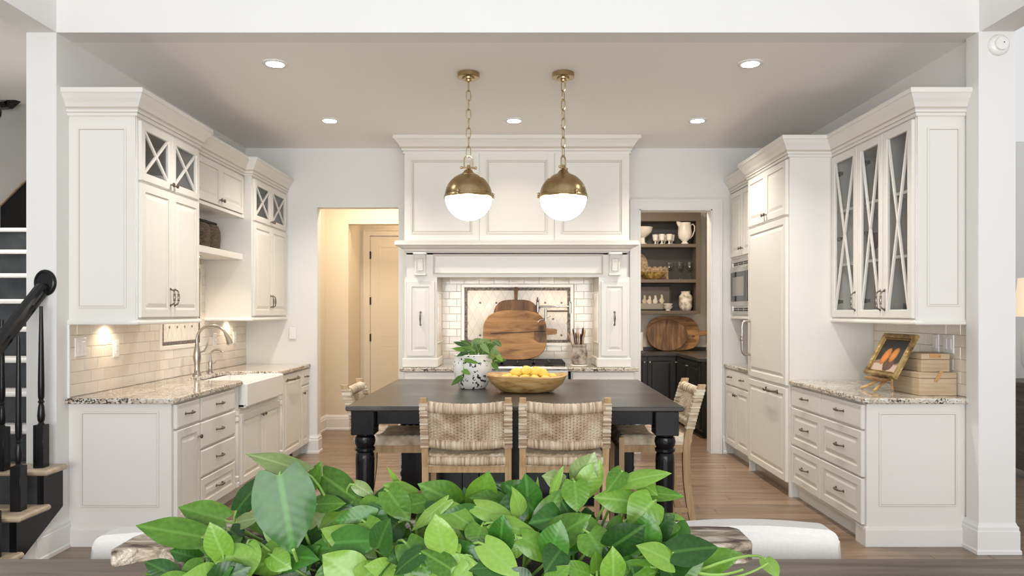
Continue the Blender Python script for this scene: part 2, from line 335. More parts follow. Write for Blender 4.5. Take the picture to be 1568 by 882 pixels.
    def sweep(s, path, prof, z0, side=1, glaze=()):
        """profile (out,up) swept along an XY path with mitres"""
        L = len(path); P = []; fs = []; ms = []; k = len(prof)
        for i in range(L):
            def nrm(a, b):
                dx, dy = b[0]-a[0], b[1]-a[1]; l = math.hypot(dx, dy); return (dy/l*side, -dx/l*side)
            ns = []
            if i > 0: ns.append(nrm(path[i-1], path[i]))
            if i < L-1: ns.append(nrm(path[i], path[i+1]))
            if len(ns) == 2:
                mx, my = ns[0][0]+ns[1][0], ns[0][1]+ns[1][1]; q = 1+ns[0][0]*ns[1][0]+ns[0][1]*ns[1][1]; mx /= q; my /= q
            else: mx, my = ns[0]
            for o_, h in prof: P.append((path[i][0]+mx*o_, path[i][1]+my*o_, z0+h))
        for i in range(L-1):
            for j in range(k):
                q = (j+1) % k; fs.append((i*k+j, i*k+q, (i+1)*k+q, (i+1)*k+j)); ms.append(1 if j in glaze else 0)
        fs += [tuple(range(k)), tuple(reversed(range((L-1)*k, L*k)))]; ms += [0, 0]
        o = len(s.v); s.v += [s.T(*p) for p in P]; s.f += [[o+i for i in f_] for f_ in fs]; s.m += ms
        return s
    def mesh(s, name, mats, off=(0, 0, 0), smooth=False):
        me = bpy.data.meshes.new(name)
        me.from_pydata([(x-off[0], y-off[1], z-off[2]) for x, y, z in s.v], [], s.f)
        mats = mats if isinstance(mats, (list, tuple)) else [mats]
        for m in mats: me.materials.append(MT[m] if isinstance(m, str) else m)
        if len(mats) > 1: me.polygons.foreach_set('material_index', s.m)
        bm = bmesh.new(); bm.from_mesh(me); bmesh.ops.recalc_face_normals(bm, faces=bm.faces); bm.to_mesh(me); bm.free()
        if smooth:
            me.polygons.foreach_set('use_smooth', [True]*len(me.polygons))
            try: me.set_sharp_from_angle(angle=math.radians(40))
            except Exception: pass
        return me
    def build(s, name, mats, parent=None, smooth=False, local=False):
        if parent is not None: off = WL.get(parent, (0, 0, 0)) if not local else (0, 0, 0)
        elif local: off = (0, 0, 0)
        else:
            xs = [p[0] for p in s.v]; ys = [p[1] for p in s.v]; zs = [p[2] for p in s.v]
            off = ((min(xs)+max(xs))/2, (min(ys)+max(ys))/2, min(zs))
        me = s.mesh(name, mats, off, smooth)
        o = bpy.data.objects.new(name, me); scn.collection.objects.link(o)
        if parent is not None: o.parent = parent; WL[o] = off
        else: o.location = off; WL[o] = off
        return o
WL = {}   # world location of every root / part origin
def tag(o, label=None, cat=None, group=None, kind=None):
    if label: o['label'] = label
    if cat: o['category'] = cat
    if group: o['group'] = group
    if kind: o['kind'] = kind
    return o
def thing(name, label, cat, loc=(0, 0, 0), rz=0, group=None):
    o = bpy.data.objects.new(name, None); scn.collection.objects.link(o)
    o.location = loc; o.rotation_euler = (0, 0, rz); o.empty_display_size = .05; WL[o] = tuple(loc)
    return tag(o, label, cat, group)
def struct(name, mb, m, parent=None, smooth=False, label=None):
    o = mb.build(name, m, parent, smooth); o['kind'] = 'structure'
    if label: o['label'] = label
    return o
def copy_tree(o, parent=None):
    c = o.copy(); scn.collection.objects.link(c); c.parent = parent
    for ch in o.children: copy_tree(ch, c)
    return c
def px(x, y, Y): return Vector(((x-VX)*Y/F, Y, CH-(y-VY)*Y/F))
# ================================================================ the setting
XL, XR, YB, ZC, YP, YN = -2.74, 2.80, 7.47, 3.115, 4.38, 4.50
def wbox(name, m, *b, parent=None):
    mb = MB(); mb.box(*b); return struct(name, mb, m, parent)
flo = MB(); flo.box(-6, 7.5, -2, 12, -.12, -.012); flo = struct('floor', flo, 'blackm')
wbox('wall_left', 'wall', -2.92, XL, YP, YB+.13, 0, ZC+.3)
WALL_L = bpy.data.objects['wall_left']
wbox('wall_right', 'wall', XR, 2.99, YP, YB+2.8, 0, ZC+.3); WALL_R = bpy.data.objects['wall_right']
mb = MB()
for b in ((XL, -2.01, 0, ZC), (-2.01, -1.18, 2.51, ZC), (-1.18, 1.28, 0, ZC), (1.28, 2.02, 2.49, ZC), (2.02, XR, 0, ZC)):
    mb.box(b[0], b[1], YB, YB+.13, b[2], b[3])
WALL_B = struct('wall_back', mb, 'wall')
wbox('ceiling', 'ceil', XL, XR, YP+.16, YB, ZC, ZC+.15)
mb = MB(); mb.box(-2.92, 2.99, YP, YP+.16, ZC, 4.7); mb.box(-2.92, XL, .6, YP, ZC, 4.7); mb.box(2.785, 2.985, .6, YP, ZC, 4.7)
struct('wall_front', mb, 'wall', label='white header beam over the wide kitchen opening')
wbox('trim_1', 'trimw', 2.77, 2.99, YP-.02, YP+.10, 0, ZC-.001)
# living area to the right, stairwell to the left
wbox('wall_living', 'wall', 2.99, 7.4, 8.4, 8.5, 0, 3.4)
wbox('wall_living_side', 'wall', 7.4, 7.5, 1, 8.5, 0, 3.4)
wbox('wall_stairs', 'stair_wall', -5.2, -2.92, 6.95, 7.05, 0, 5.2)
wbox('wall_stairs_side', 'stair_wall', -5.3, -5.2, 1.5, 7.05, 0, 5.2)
mb = MB(); mb.prism([(4.54, 3.27), (7.05, 3.42), (7.05, 3.6), (4.54, 3.45)], -5.3, -2.92)
for i, (x, y, z) in enumerate(mb.v): mb.v[i] = (z, x, y)
struct('ceiling_stairs', mb, 'ceil')
mb = MB(lambda u, v, w_: (w_, u, v)); mb.prism([(3.86, 0), (YP, 0), (YP, .27)], -2.92, XL); struct('wall_understair', mb, 'wall')
# hallway behind the left opening
mb = MB(); mb.box(-2.41, -2.31, YB+.13, 8.96, 0, ZC); mb.box(-2.41, -2.03, 8.96, 9.11, 0, ZC); mb.box(-2.03, -.6, 8.96, 9.11, 2.52, ZC); mb.box(-.7, -.6, YB+.13, 9.9, 0, ZC)
mb.box(-2.15, -2.05, 9.11, 9.9, 0, ZC); mb.box(-2.15, -1.92, 9.77, 9.9, 0, ZC); mb.box(-1.92, -.6, 9.77, 9.9, 2.46, ZC); mb.box(-1.08, -.6, 9.77, 9.9, 0, 2.46)
struct('wall_hall', mb, 'beige')
wbox('ceiling_hall', 'beige', -2.41, -.6, YB+.13, 9.9, ZC, ZC+.1)
# pantry
mb = MB(); mb.box(.8, .9, YB+.13, 10.2, 0, ZC); mb.box(.8, 2.75, 10.1, 10.2, 0, ZC); mb.box(2.65, 2.75, YB+.13, 10.2, 0, ZC)
struct('wall_pantry', mb, 'pantry_wall'); wbox('ceiling_pantry', 'pantry_wall', .8, 2.75, YB+.13, 10.2, ZC, ZC+.1)

# baseboards (profiled)
BB = [(0, 0), (.016, 0), (.016, .105), (.013, .11), (.013, .125), (.006, .135), (.004, .15), (0, .15)]
BB2 = [(0, 0), (.022, 0), (.022, .02), (.016, .028), (.016, .135), (.012, .14), (.012, .158), (.005, .17), (0, .185)]
def base(name, path, side, prof=BB2, m='trimw'):
    mb = MB(); mb.sweep(path, prof, 0, side); return struct(name, mb, m)
base('baseboard_right', [(2.77, YN+.02), (2.77, YP-.02), (2.992, YP-.02), (2.992, YP+.3)], 1)
base('baseboard_back', [(-2.12, YB), (-2.01, YB), (-2.01, YB+.13)], 1)
base('baseboard_back', [(2.13, YB), (2.17, YB)], 1)
base('baseboard_hall', [(-2.31, 7.6), (-2.31, 8.96), (-2.03, 8.96), (-2.03, 9.11)], 1, BB2)
base('baseboard_hall', [(-2.05, 9.11), (-2.05, 9.77), (-2.01, 9.77)], 1, BB2)
base('baseboard_left', [(XL, 4.18), (XL, YN)], 1, BB2)
base('baseboard_living', [(2.992, YP+.02), (2.992, 8.4), (7.4, 8.4)], 1, BB2)
# floor planks, one by one
rng = random.Random(3)
PW = .127
plank_mesh = {}
def plank(x0, x1, y0):
    L = round((x1-x0)/.05)*.05
    if L < .1: return
    if L not in plank_mesh:
        mb = MB(); mb.bbox(0, L-.0015, 0, PW-.0015, -.012, 0, .0018); plank_mesh[L] = mb.mesh('floor_plank', 'floorw')
    o = bpy.data.objects.new('plank', plank_mesh[L]); scn.collection.objects.link(o); o.parent = flo
    f = WL[flo]; o.location = (x0-f[0], y0-f[1], -f[2])
n_rows = 0
def plank_rows(xa, xb, ya, yb):
    y = ya
    while y < yb:
        x = xa
        x2 = xa+rng.choice([.5, .9, 1.3, 1.7])
        while x < xb-.05:
            x2 = min(x2, xb); plank(x, x2, y); x = x2; x2 = x+rng.choice([1.2, 1.5, 1.9, 2.2])
        y += PW
plank_rows(-2.74, 2.8, 3.70, 7.60)
plank_rows(-2.3, -.7, 7.637, 9.8)
plank_rows(.9, 2.65, 7.637, 9.5)
# planks out of sight or too far/small: joined
mb = MB(); y = 2.05
while y < 8.4:
    if y < 3.69: mb.bbox(-2.74, 2.8, y, y+PW-.0015, -.012, 0, .0018)
    mb.bbox(2.8, 7.4, y, y+PW-.0015, -.012, 0, .0018)
    y += PW
mb.box(-6, -2.74, -2, 7, -.012, -.001); mb.box(-2.74, 7.4, -2, 2.05, -.012, -.001)
o = mb.build('plank_field', 'floorw', flo); o['kind'] = 'stuff'

# doorway casing of the pantry, hall door with casing
mb = MB()
for fr in ([(1.28, 2.02, 2.49)]):
    x0, x1, z = fr
    for a, b, th in ((0, .10, .018), (.075, .10, .028), (.0, .012, .024)):
        mb.box(x0-b, x0-a, YB-th, YB, 0, z+b); mb.box(x1+a, x1+b, YB-th, YB, 0, z+b); mb.box(x0-a, x1+a, YB-th, YB, z+a, z+b)
mb.box(x0-.001, x0+.012, YB-.016, YB+.14, 0, z); mb.box(x1-.012, x1+.001, YB-.016, YB+.14, 0, z); mb.box(x0, x1, YB-.016, YB+.14, z-.012, z)
struct('trim_2', mb, 'trimw', label='white casing round the pantry opening')
mb = MB(); z = 2.46
for a, b, th in ((0, .09, .018), (.07, .09, .026)):
    mb.box(-1.92-b, -1.92-a, 9.77-th, 9.77, 0, z+b); mb.box(-1.92-a, -1.08+a, 9.77-th, 9.77, z+a, z+b); mb.box(-1.08+a, -1.08+b, 9.77-th, 9.77, 0, z+b)
struct('trim_3', mb, 'beige', label='casing round the hallway door')
dm = MB(T_front(9.80))
dm.loft(-1.915, -1.085, .01, 2.45, [(0, 0), (0, .035)])
for (v0, v1) in ((.25, 1.0), (1.12, 2.32)):
    dm.loft(-1.80, -1.20, v0, v1, [(0, .034), (0, .037), (.012, .037), (.02, .030), (.03, .030), (.05, .036)], close=False)
door1 = struct('door_1', dm, 'beige', label='two panel hallway door seen through the left opening')
for z in (.3, 1.10, 1.59, 2.2):
    hb = MB(); hb.lathe([(.009, 0), (.009, .10)], (-1.918, 9.755, z-.05), 8); hb.box(-1.93, -1.905, 9.757, 9.765, z-.05, z+.05)
    hb.build('hinge', 'blackm', door1)

# ================================================================ joinery helpers
G = 1
RP = [(0, 0), (0, .018), (.004, .022), (.050, .022), (.053, .017, G), (.060, .0145, 0), (.066, .0145, 0), (.090, .0205, 0)]      # raised panel
SL = [(0, 0), (0, .016), (.004, .020), (.010, .022)]                                                      # slab
def door(parent, T, u0, u1, v0, v1, prof=RP, name='door', lab=None, m=('cab', 'glaze')):
    sc = min(1, (min(u1-u0, v1-v0)/2-.012)/.090) if prof is RP else 1
    p = [(q[0]*sc if sc < 1 else q[0], q[1])+tuple(q[2:]) for q in prof]
    mb = MB(T); mb.loft(u0+.0015, u1-.0015, v0+.0015, v1-.0015, p); o = mb.build(name, list(m), parent)
    if lab: o['label'] = lab
    return o
def glass_door(parent, T, u0, u1, v0, v1, fr=.052, bar=.016, lab='glass door with crossed mullions'):
    mb = MB(T); mb.frame(u0+.0015, u1-.0015, v0+.0015, v1-.0015, 0, .022, fr, .004)
    mb.frame(u0+fr-.004, u1-fr+.004, v0+fr-.004, v1-fr+.004, .004, .0175, .004, .001, mi=1)
    o = mb.build('door', ['cab', 'glaze'], parent); o['label'] = lab
    a0, a1, b0, b1 = u0+fr, u1-fr, v0+fr, v1-fr
    for k, (p, q) in enumerate((((a0, b0), (a1, b1)), ((a0, b1), (a1, b0)))):
        d = Vector((q[0]-p[0], q[1]-p[1])); L = d.length; n_ = Vector((-d.y, d.x))/L*bar/2
        m2 = MB(T); m2.prism([(p[0]+n_.x, p[1]+n_.y), (p[0]-n_.x, p[1]-n_.y), (q[0]-n_.x, q[1]-n_.y), (q[0]+n_.x, q[1]+n_.y)], .006, .018+.001*k)
        m2.build('mullion', 'cab', o)
    g = MB(T); g.box(a0-.003, a1+.003, b0-.003, b1+.003, .002, .005); g.build('pane', 'pane', o)
    return o
def knob(T, u, v, parent, m='pewter'):
    mb = MB(lambda x, y, z: T(u+x, v+y, z+.020)); mb.lathe([(.009, 0), (.006, .004), (.005, .014), (.012, .018), (.016, .024), (.013, .029), (.004, .032)], (0, 0, 0), 12)
    return mb.build('knob', m, parent, smooth=True)
def pull(T, u, v, parent, L=.10, vert=False, m='pewter', d0=.020, h=.028, r=.0052, thick=1.7, name='handle', n=8):
    mb = MB((lambda x, y, z: T(u+x, v+y, z+d0)) if not vert else (lambda x, y, z: T(u+y, v+x, z+d0)))
    pts = []; rs = []
    for k in range(13):
        t = k/12; x = (t-.5)*L
        e = min(1, min(t, 1-t)*7)
        pts.append((x, 0, h*math.sin(e*math.pi/2)*(1-.12*abs(2*t-1)))); rs.append(r*(1+(thick-1)*math.exp(-((t-.5)/.13)**2))*(1 if .08 < t < .92 else .9))
    mb.tube(pts, rs, n)
    for sx in (-1, 1): mb.lathe([(r*2.1, 0), (r*2.1, .002), (r*1.3, .005), (r*1.0, .008)], (sx*L/2, 0, 0), 10)
    for t in (.32, .68):
        x = (t-.5)*L; mb.sphere((x, 0, h*.97), r*1.55, 8, 6)
    return mb.build(name, m, parent, smooth=True)
CR = [(0, 0), (.012, 0), (.014, .006), (.014, .020), (.022, .022), (.022, .034), (.027, .040), (.030, .052), (.042, .075), (.060, .100), (.072, .122), (.075, .126), (.080, .126), (.080, .155), (0, .155)]
ZK = 2.645
def crown(parent, path, side, z=ZK, prof=CR):
    mb = MB(); mb.sweep(path, prof, z, side, glaze=(3, 6)); return mb.build('crown_moulding', ['cab', 'glaze'], parent)
LR = [(0, 0), (.010, 0), (.016, .006), (.016, .016), (.010, .022), (.006, .032), (0, .032)]
def lightrail(parent, path, side, z):
    mb = MB(); mb.sweep(path, LR, z, side); return mb.build('light_rail', 'cab', parent)
def carcass(parent, T, u0, u1, v0, v1, depth, shelves=(), th=.018, m='cab', inner='inner', name='carcass', holes=(), stile=.018):
    """hollow box open at the front; w from -depth to 0"""
    mb = MB(T)
    mb.box(u0, u0+th, v0, v1, -depth, 0); mb.box(u1-th, u1, v0, v1, -depth, 0)
    mb.box(u0+th, u1-th, v0, v0+th, -depth, 0); mb.box(u0+th, u1-th, v1-th, v1, -depth, 0)
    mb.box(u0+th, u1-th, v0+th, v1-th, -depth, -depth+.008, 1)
    for s_ in shelves: mb.box(u0+th, u1-th, s_-.01, s_+.01, -depth+.01, -.02)
    return mb.build(name, [m, inner], parent)
def panel_end(parent, T, u0, u1, v0, v1, st=.062, top=None, bot=None, d=.014, name='end_panel'):
    """flat end panel with an applied moulding frame"""
    mb = MB(T); mb.box(u0, u1, v0, v1, 0, d)
    top = top or st; bot = bot or st
    a0, a1, b0, b1 = u0+st, u1-st, v0+bot, v1-top
    P = [(0, d-.001), (0, d+.004, G), (.004, d+.007, 0), (.010, d+.007, 0), (.014, d+.002, G), (.018, d+.002, 0)]
    mb.loft(a0, a1, b0, b1, P, close=False)
    return mb.build(name, ['cab', 'glaze'], parent)
def pilaster(parent, T, u, v0, v1, w_=.045, name='column'):
    """rope-and-bead half column between two mouldings"""
    mb = MB(lambda x, y, z: T(u+x, y, z)); r = w_/2
    H = v1-v0
    mb.box(-r, r, v0, v1, 0, .004)
    # lathe about the vertical (v) axis
    prof = [(r*.95, 0), (r*.95, .03), (r*.6, .035), (r*.9, .05), (r*.9, .075), (r*.55, .085), (r*.75, .10), (r*.8, H/2), (r*.75, H-.10), (r*.55, H-.085), (r*.9, H-.075), (r*.9, H-.05), (r*.6, H-.035), (r*.95, H-.03), (r*.95, H)]
    P = []; fs = []; n = 12
    for rr, h in prof:
        for k in range(n): a = math.pi*2*k/n; P.append((rr*math.cos(a), v0+h, .004+rr*math.sin(a)))
    for a in range(len(prof)-1):
        for k in range(n): fs.append((a*n+k, a*n+(k+1) % n, (a+1)*n+(k+1) % n, (a+1)*n+k))
    mb.add(P, fs)
    return mb.build(name, 'cab', parent, smooth=True)

# ================================================================ left run, uppers
FXL = -2.33; T1 = T_left(FXL)
t = thing('wall_cabinet', 'tall cream wall cabinet nearest the stairs, with panelled end and two crossed-glass doors on top', 'cabinet', (-2.535, 4.945, 1.39))
carcass(t, T1, YN+.014, 5.39, 1.39, 2.66, 2.74-2.33-.001, shelves=(2.25,))
panel_end(t, T_front(YN+.014), XL+.001, FXL, 1.39, 2.66, st=.055, top=.085, bot=.075)
mb = MB(T1); mb.box(YN+.014, YN+.04, 1.39, 2.66, 0, .004); mb.box(5.365, 5.39, 1.39, 2.66, 0, .004); mb.box(4.54, 5.365, 2.235, 2.262, 0, .004); mb.box(4.54, 5.365, 2.62, 2.66, 0, .004); mb.box(4.54, 5.365, 1.39, 1.41, 0, .004)
mb.build('face_frame', 'cab', t)
for k, (a, b) in enumerate(((4.53, 4.945), (4.945, 5.37))):
    d = door(t, T1, a, b, 1.405, 2.245); pull(T1, b-.03 if k == 0 else a+.03, 1.54, d, .11, True, h=.03)
    d = glass_door(t, T1, a, b, 2.258, 2.63); knob(T1, b-.028 if k == 0 else a+.028, 2.295, d)
crown(t, [(XL, YN), (FXL+.004, YN), (FXL+.004, 5.39), (-2.40, 5.39)], 1)
lightrail(t, [(XL, YN), (FXL+.006, YN), (FXL+.006, 5.39), (-2.40, 5.39)], 1, 1.362)
# stored things behind its glass: bowls faintly seen
for (y, x) in ((4.72, -2.5), (5.16, -2.52)):
    b_ = MB(); b_.lathe([(.03, 0), (.045, .005), (.085, .06), (.10, .12), (.097, .12), (.08, .062), (.02, .01)], (x, y, 2.268), 20)
    tag(b_.build('bowl', 'white_cer', smooth=True), 'white bowl behind the %s crossed-glass door of the tall cabinet by the stairs' % ('left' if y < 5 else 'right'), 'bowl', 'white bowls behind the left glass doors')

FX2 = -2.40; T2 = T_left(FX2)
t = thing('bridge_cabinet', 'short cream wall cabinet with two solid doors above the open niche', 'cabinet', (-2.57, 5.93, 2.27))
carcass(t, T2, 5.391, 6.474, 2.27, 2.66, .339)
mb = MB(T2); mb.box(5.391, 6.474, 2.27, 2.295, 0, .012); mb.box(5.391, 6.474, 2.62, 2.66, 0, .004); mb.box(5.391, 5.43, 2.27, 2.66, 0, .004); mb.box(6.44, 6.474, 2.27, 2.66, 0, .004); mb.build('face_frame', 'cab', t)
for k, (a, b) in enumerate(((5.43, 5.935), (5.935, 6.44))):
    d = door(t, T2, a, b, 2.30, 2.635); knob(T2, b-.028 if k == 0 else a+.028, 2.345, d)
crown(t, [(FX2+.004, 5.391), (FX2+.004, 6.474)], 1)
t = thing('niche_shelf', 'thick cream shelf with a round light below, under the short wall cabinet', 'shelf', (-2.57, 5.93, 1.90))
mb = MB(); mb.bbox(XL+.001, FX2, 5.392, 6.473, 1.90, 1.955, .004); mb.build('shelf_board', 'cab', t)
def puck(parent, x, y, z):
    p_ = MB(); p_.lathe([(.036, 0), (.036, -.006), (.026, -.008)], (x, y, z), 20); o = p_.build('puck_light', 'nickel', parent)
    p_ = MB(); p_.lathe([(.024, -.008), (.020, -.011)], (x, y, z), 20); p_.build('lens', 'lamp', o)
puck(t, -2.58, 5.95, 1.90)

FX3 = -2.33
t = thing('wall_cabinet', 'tall cream wall cabinet in the far left corner beside the hallway opening', 'cabinet', (-2.535, 6.97, 1.39))
carcass(t, T1, 6.475, YB-.002, 1.39, 2.66, .409, shelves=(2.25,))
mb = MB(T1); mb.box(6.475, 6.51, 1.39, 2.66, 0, .004); mb.box(7.43, YB-.002, 1.39, 2.66, 0, .004); mb.box(6.51, 7.43, 2.235, 2.262, 0, .004); mb.box(6.51, 7.43, 2.62, 2.66, 0, .004); mb.box(6.51, 7.43, 1.39, 1.41, 0, .004); mb.build('face_frame', 'cab', t)
for k, (a, b) in enumerate(((6.51, 6.97), (6.97, 7.43))):
    d = door(t, T1, a, b, 1.405, 2.245); pull(T1, b-.03 if k == 0 else a+.03, 1.54, d, .11, True, h=.03)
    d = glass_door(t, T1, a, b, 2.258, 2.63); knob(T1, b-.028 if k == 0 else a+.028, 2.295, d)
crown(t, [(-2.395, 6.475), (FX3+.004, 6.475), (FX3+.004, YB-.002)], 1)
lightrail(t, [(XL, 6.475), (FX3+.006, 6.475), (FX3+.006, YB-.002)], 1, 1.362)
for bt in [o for o in scn.objects if o.name.startswith('wall_cabinet')]:
    y = bt.location.y; puck(bt, -2.66, 4.88 if y < 5.5 else 6.95, 1.39)

# ================================================================ left run, base units
FB = -2.108; TB = T_left(FB); DB = 2.74-2.108-.001
def drawer(parent, T, u0, u1, v0, v1, raised=True, hl=.10, two=False):
    d = door(parent, T, u0, u1, v0, v1, RP if raised else SL, 'drawer')
    for u in ([(u0+u1)/2] if not two else [u0+(u1-u0)*.25, u0+(u1-u0)*.75]): pull(T, u, (v0+v1)/2+.005, d, hl)
    return d
def toe(parent, T, u0, u1, d=.07, m='cab'):
    mb = MB(T); mb.box(u0, u1, 0, .10, -d-.02, -d); return mb.build('toe_kick', m, parent)
def base_body(parent, T, u0, u1, depth, v0=.10, v1=.878):
    mb = MB(T); mb.box(u0, u1, v0, v1, -depth, 0); return mb.build('carcass', 'cab', parent)
t = thing('base_cabinet', 'cream base cabinet with panelled end beside the stairs, one drawer over one door', 'cabinet', (-2.42, 4.69, 0))
base_body(t, TB, YN+.014, 4.872, DB); toe(t, TB, YN+.014, 4.872)
panel_end(t, T_front(YN+.014), XL+.001, FB, 0, .878, st=.075, top=.05, bot=.24)
mb = MB(); mb.sweep([(XL+.001, YN), (FB, YN)], [(0, 0), (.012, 0), (.012, .10), (.008, .115), (0, .12)], 0, 1); mb.build('plinth', 'cab', t)
drawer(t, TB, 4.53, 4.865, .715, .868, False)
d = door(t, TB, 4.53, 4.865, .115, .705); knob(TB, 4.865-.03, .62, d)
t = thing('drawer_cabinet', 'cream base cabinet with a stack of four drawers, left of the sink', 'cabinet', (-2.42, 5.2, 0))
base_body(t, TB, 4.873, 5.495, DB); toe(t, TB, 4.873, 5.495)
for (a, b, r) in ((.715, .868, False), (.525, .705, False), (.335, .515, False), (.115, .325, True)): drawer(t, TB, 4.88, 5.48, a, b, r)
t = thing('sink_cabinet', 'cream base cabinet with two doors and carved side columns under the farmhouse sink', 'cabinet', (-2.42, 6.05, 0))
base_body(t, TB, 5.496, 6.605, DB, .10, .70); toe(t, TB, 5.496, 6.605)
mb = MB(TB); mb.box(5.496, 5.60, .70, .878, -DB, 0); mb.box(6.555, 6.605, .70, .878, -DB, 0); mb.build('side_stile', 'cab', t)
for u in (5.535, 6.575): pilaster(t, TB, u, .12, .69, .05)
for k, (a, b) in enumerate(((5.60, 6.065), (6.065, 6.53))):
    d = door(t, TB, a, b, .115, .655); knob(TB, b-.03 if k == 0 else a+.03, .60, d)
t = thing('panelled_dishwasher', 'dishwasher hidden behind a cream panel with a bar handle, right of the sink', 'dishwasher', (-2.42, 6.9, 0))
base_body(t, TB, 6.607, 7.19, DB); toe(t, TB, 6.607, 7.19, m='blackm')
d = door(t, TB, 6.615, 7.182, .115, .868); pull(TB, 6.90, .815, d, .32, m='pewter', r=.008, thick=1.1, h=.04)
t = thing('base_cabinet', 'narrow cream base cabinet with a drawer over a door, beside the hallway opening', 'cabinet', (-2.42, 7.33, 0))
base_body(t, TB, 7.192, YB-.002, DB); toe(t, TB, 7.192, YB-.002)
drawer(t, TB, 7.20, YB-.01, .715, .868, False, .08); d = door(t, TB, 7.20, YB-.01, .115, .705); knob(TB, 7.235, .64, d)

# counter with a sink cut-out
def slab(mb, poly, z0, z1):
    c = .006; n = len(poly)
    mb.prism([(x, y) for x, y in poly], z0, z1)
mb = MB()
CX = -2.075
poly = [(XL+.001, YN-.04), (CX, YN-.04), (CX, 5.60), (CX-.03, 5.635), (-2.56, 5.66), (-2.56, 6.50), (CX-.03, 6.525), (CX, 6.56), (CX, YB-.002), (XL+.001, YB-.002)]
slab(mb, poly, .879, .914)
o = mb.build('granite_worktop', 'granite'); tag(o, 'speckled brown granite worktop on the left run, cut round the white sink', 'worktop')
md = o.modifiers.new('bevel', 'BEVEL'); md.width = .008; md.segments = 3; md.limit_method = 'ANGLE'
# farmhouse sink
mb = MB()
X0, X1, Y0, Y1, Z0, Z1 = -2.545, -2.055, 5.63, 6.53, .705, .895
mb.bbox(X1-.03, X1, Y0, Y1, Z0, Z1, .012)
mb.bbox(X0, X0+.02, Y0, Y1, Z0, Z1-.012, .004); mb.bbox(X0, X1-.02, Y0, Y0+.02, Z0, Z1-.001, .004); mb.bbox(X0, X1-.02, Y1-.02, Y1, Z0, Z1-.001, .004); mb.box(X0, X1-.01, Y0, Y1, Z0, Z0+.02)
o = mb.build('farmhouse_sink', 'white_cer'); tag(o, 'white apron-front farmhouse sink set into the granite worktop', 'sink')
# faucets
t = thing('kitchen_faucet', 'tall brushed nickel gooseneck faucet behind the sink', 'faucet', (-2.63, 6.07, .9145))
mb = MB(); x, y, z = -2.63, 6.07, .9145
mb.lathe([(.036, 0), (.036, .008), (.026, .02), (.021, .06), (.026, .11), (.031, .15), (.028, .19), (.018, .24), (.014, .27)], (x, y, z), 20)
mb.build('body', 'nickel', t, smooth=True)
mb = MB(); pts = [(x, y, z+.26)]
for k in range(15):
    a = math.pi*(1-k/14*.86); pts.append((x+.125+.125*math.cos(a), y, z+.30+.115*math.sin(a)))
mb.tube(pts, .0125, 12); mb.build('spout', 'nickel', t, smooth=True)
ex, ez = pts[-1][0], pts[-1][2]; mb = MB(); mb.tube([(ex-.004, y, ez+.006), (ex+.014, y, ez-.03), (ex+.036, y, ez-.085), (ex+.039, y, ez-.09)], [.014, .018, .026, .02], 14); mb.build('spray_head', 'nickel', t, smooth=True)
mb = MB(); mb.tube([(x+.02, y+.01, z+.19), (x+.045, y+.03, z+.20), (x+.06, y+.045, z+.235), (x+.066, y+.05, z+.27)], [.009, .009, .006, .005], 10); mb.build('lever', 'nickel', t, smooth=True)
t = thing('water_tap', 'small brushed nickel hooked tap right of the tall faucet', 'faucet', (-2.64, 6.36, .9145))
mb = MB(); x, y, z = -2.64, 6.36, .9145
mb.lathe([(.026, 0), (.026, .006), (.019, .015), (.015, .05), (.019, .085), (.012, .11)], (x, y, z), 18); mb.build('body', 'nickel', t, smooth=True)
mb = MB(); pts = [(x, y, z+.10)]+[(x+.06+.06*math.cos(math.pi*(1-k/10*.8)), y, z+.145+.055*math.sin(math.pi*(1-k/10*.8))) for k in range(11)]
mb.tube(pts, .0085, 10); mb.build('spout', 'nickel', t, smooth=True)
mb = MB(); mb.tube([(x+.01, y, z+.075), (x+.035, y+.012, z+.085), (x+.045, y+.016, z+.10)], [.007, .005, .004], 8); mb.build('lever', 'nickel', t, smooth=True)
# dark crackled basket in the niche
t = thing('lidded_basket', 'dark brown crackled lidded box with rounded corners on the niche shelf', 'basket', (-2.58, 6.05, 1.956))
mb = MB(lambda u, v, w_: (-2.58+u*.72, 6.0+v, 1.956+w_))
for off, sx in ((-.10, .13), (.10, .145)):
    pr = [(.75, 0), (.95, .02), (1.0, .10), (.98, .16), (.85, .205), (.7, .215)]
    P = []; fs = []; n = 20
    for r, h in pr:
        for k in range(n):
            a = 2*math.pi*k/n; c, s_ = math.cos(a), math.sin(a); q = (abs(c)**3.2+abs(s_)**3.2)**(-1/3.2)
            P.append((.15*r*c*q, off+sx*r*s_*q, h))
    for a in range(len(pr)-1):
        for k in range(n): fs.append((a*n+k, a*n+(k+1) % n, (a+1)*n+(k+1) % n, (a+1)*n+k))
    fs += [tuple(range(n)), tuple(range((len(pr)-1)*n, len(pr)*n))]
    mb.add(P, fs)
mb.build('body', 'basket', t, smooth=True)
mb = MB(lambda u, v, w_: (-2.58+u*.72, 6.0+v, 1.956+w_)); mb.bbox(-.10, .10, -.19, .19, .214, .236, .008); mb.build('lid', 'blackm', t)

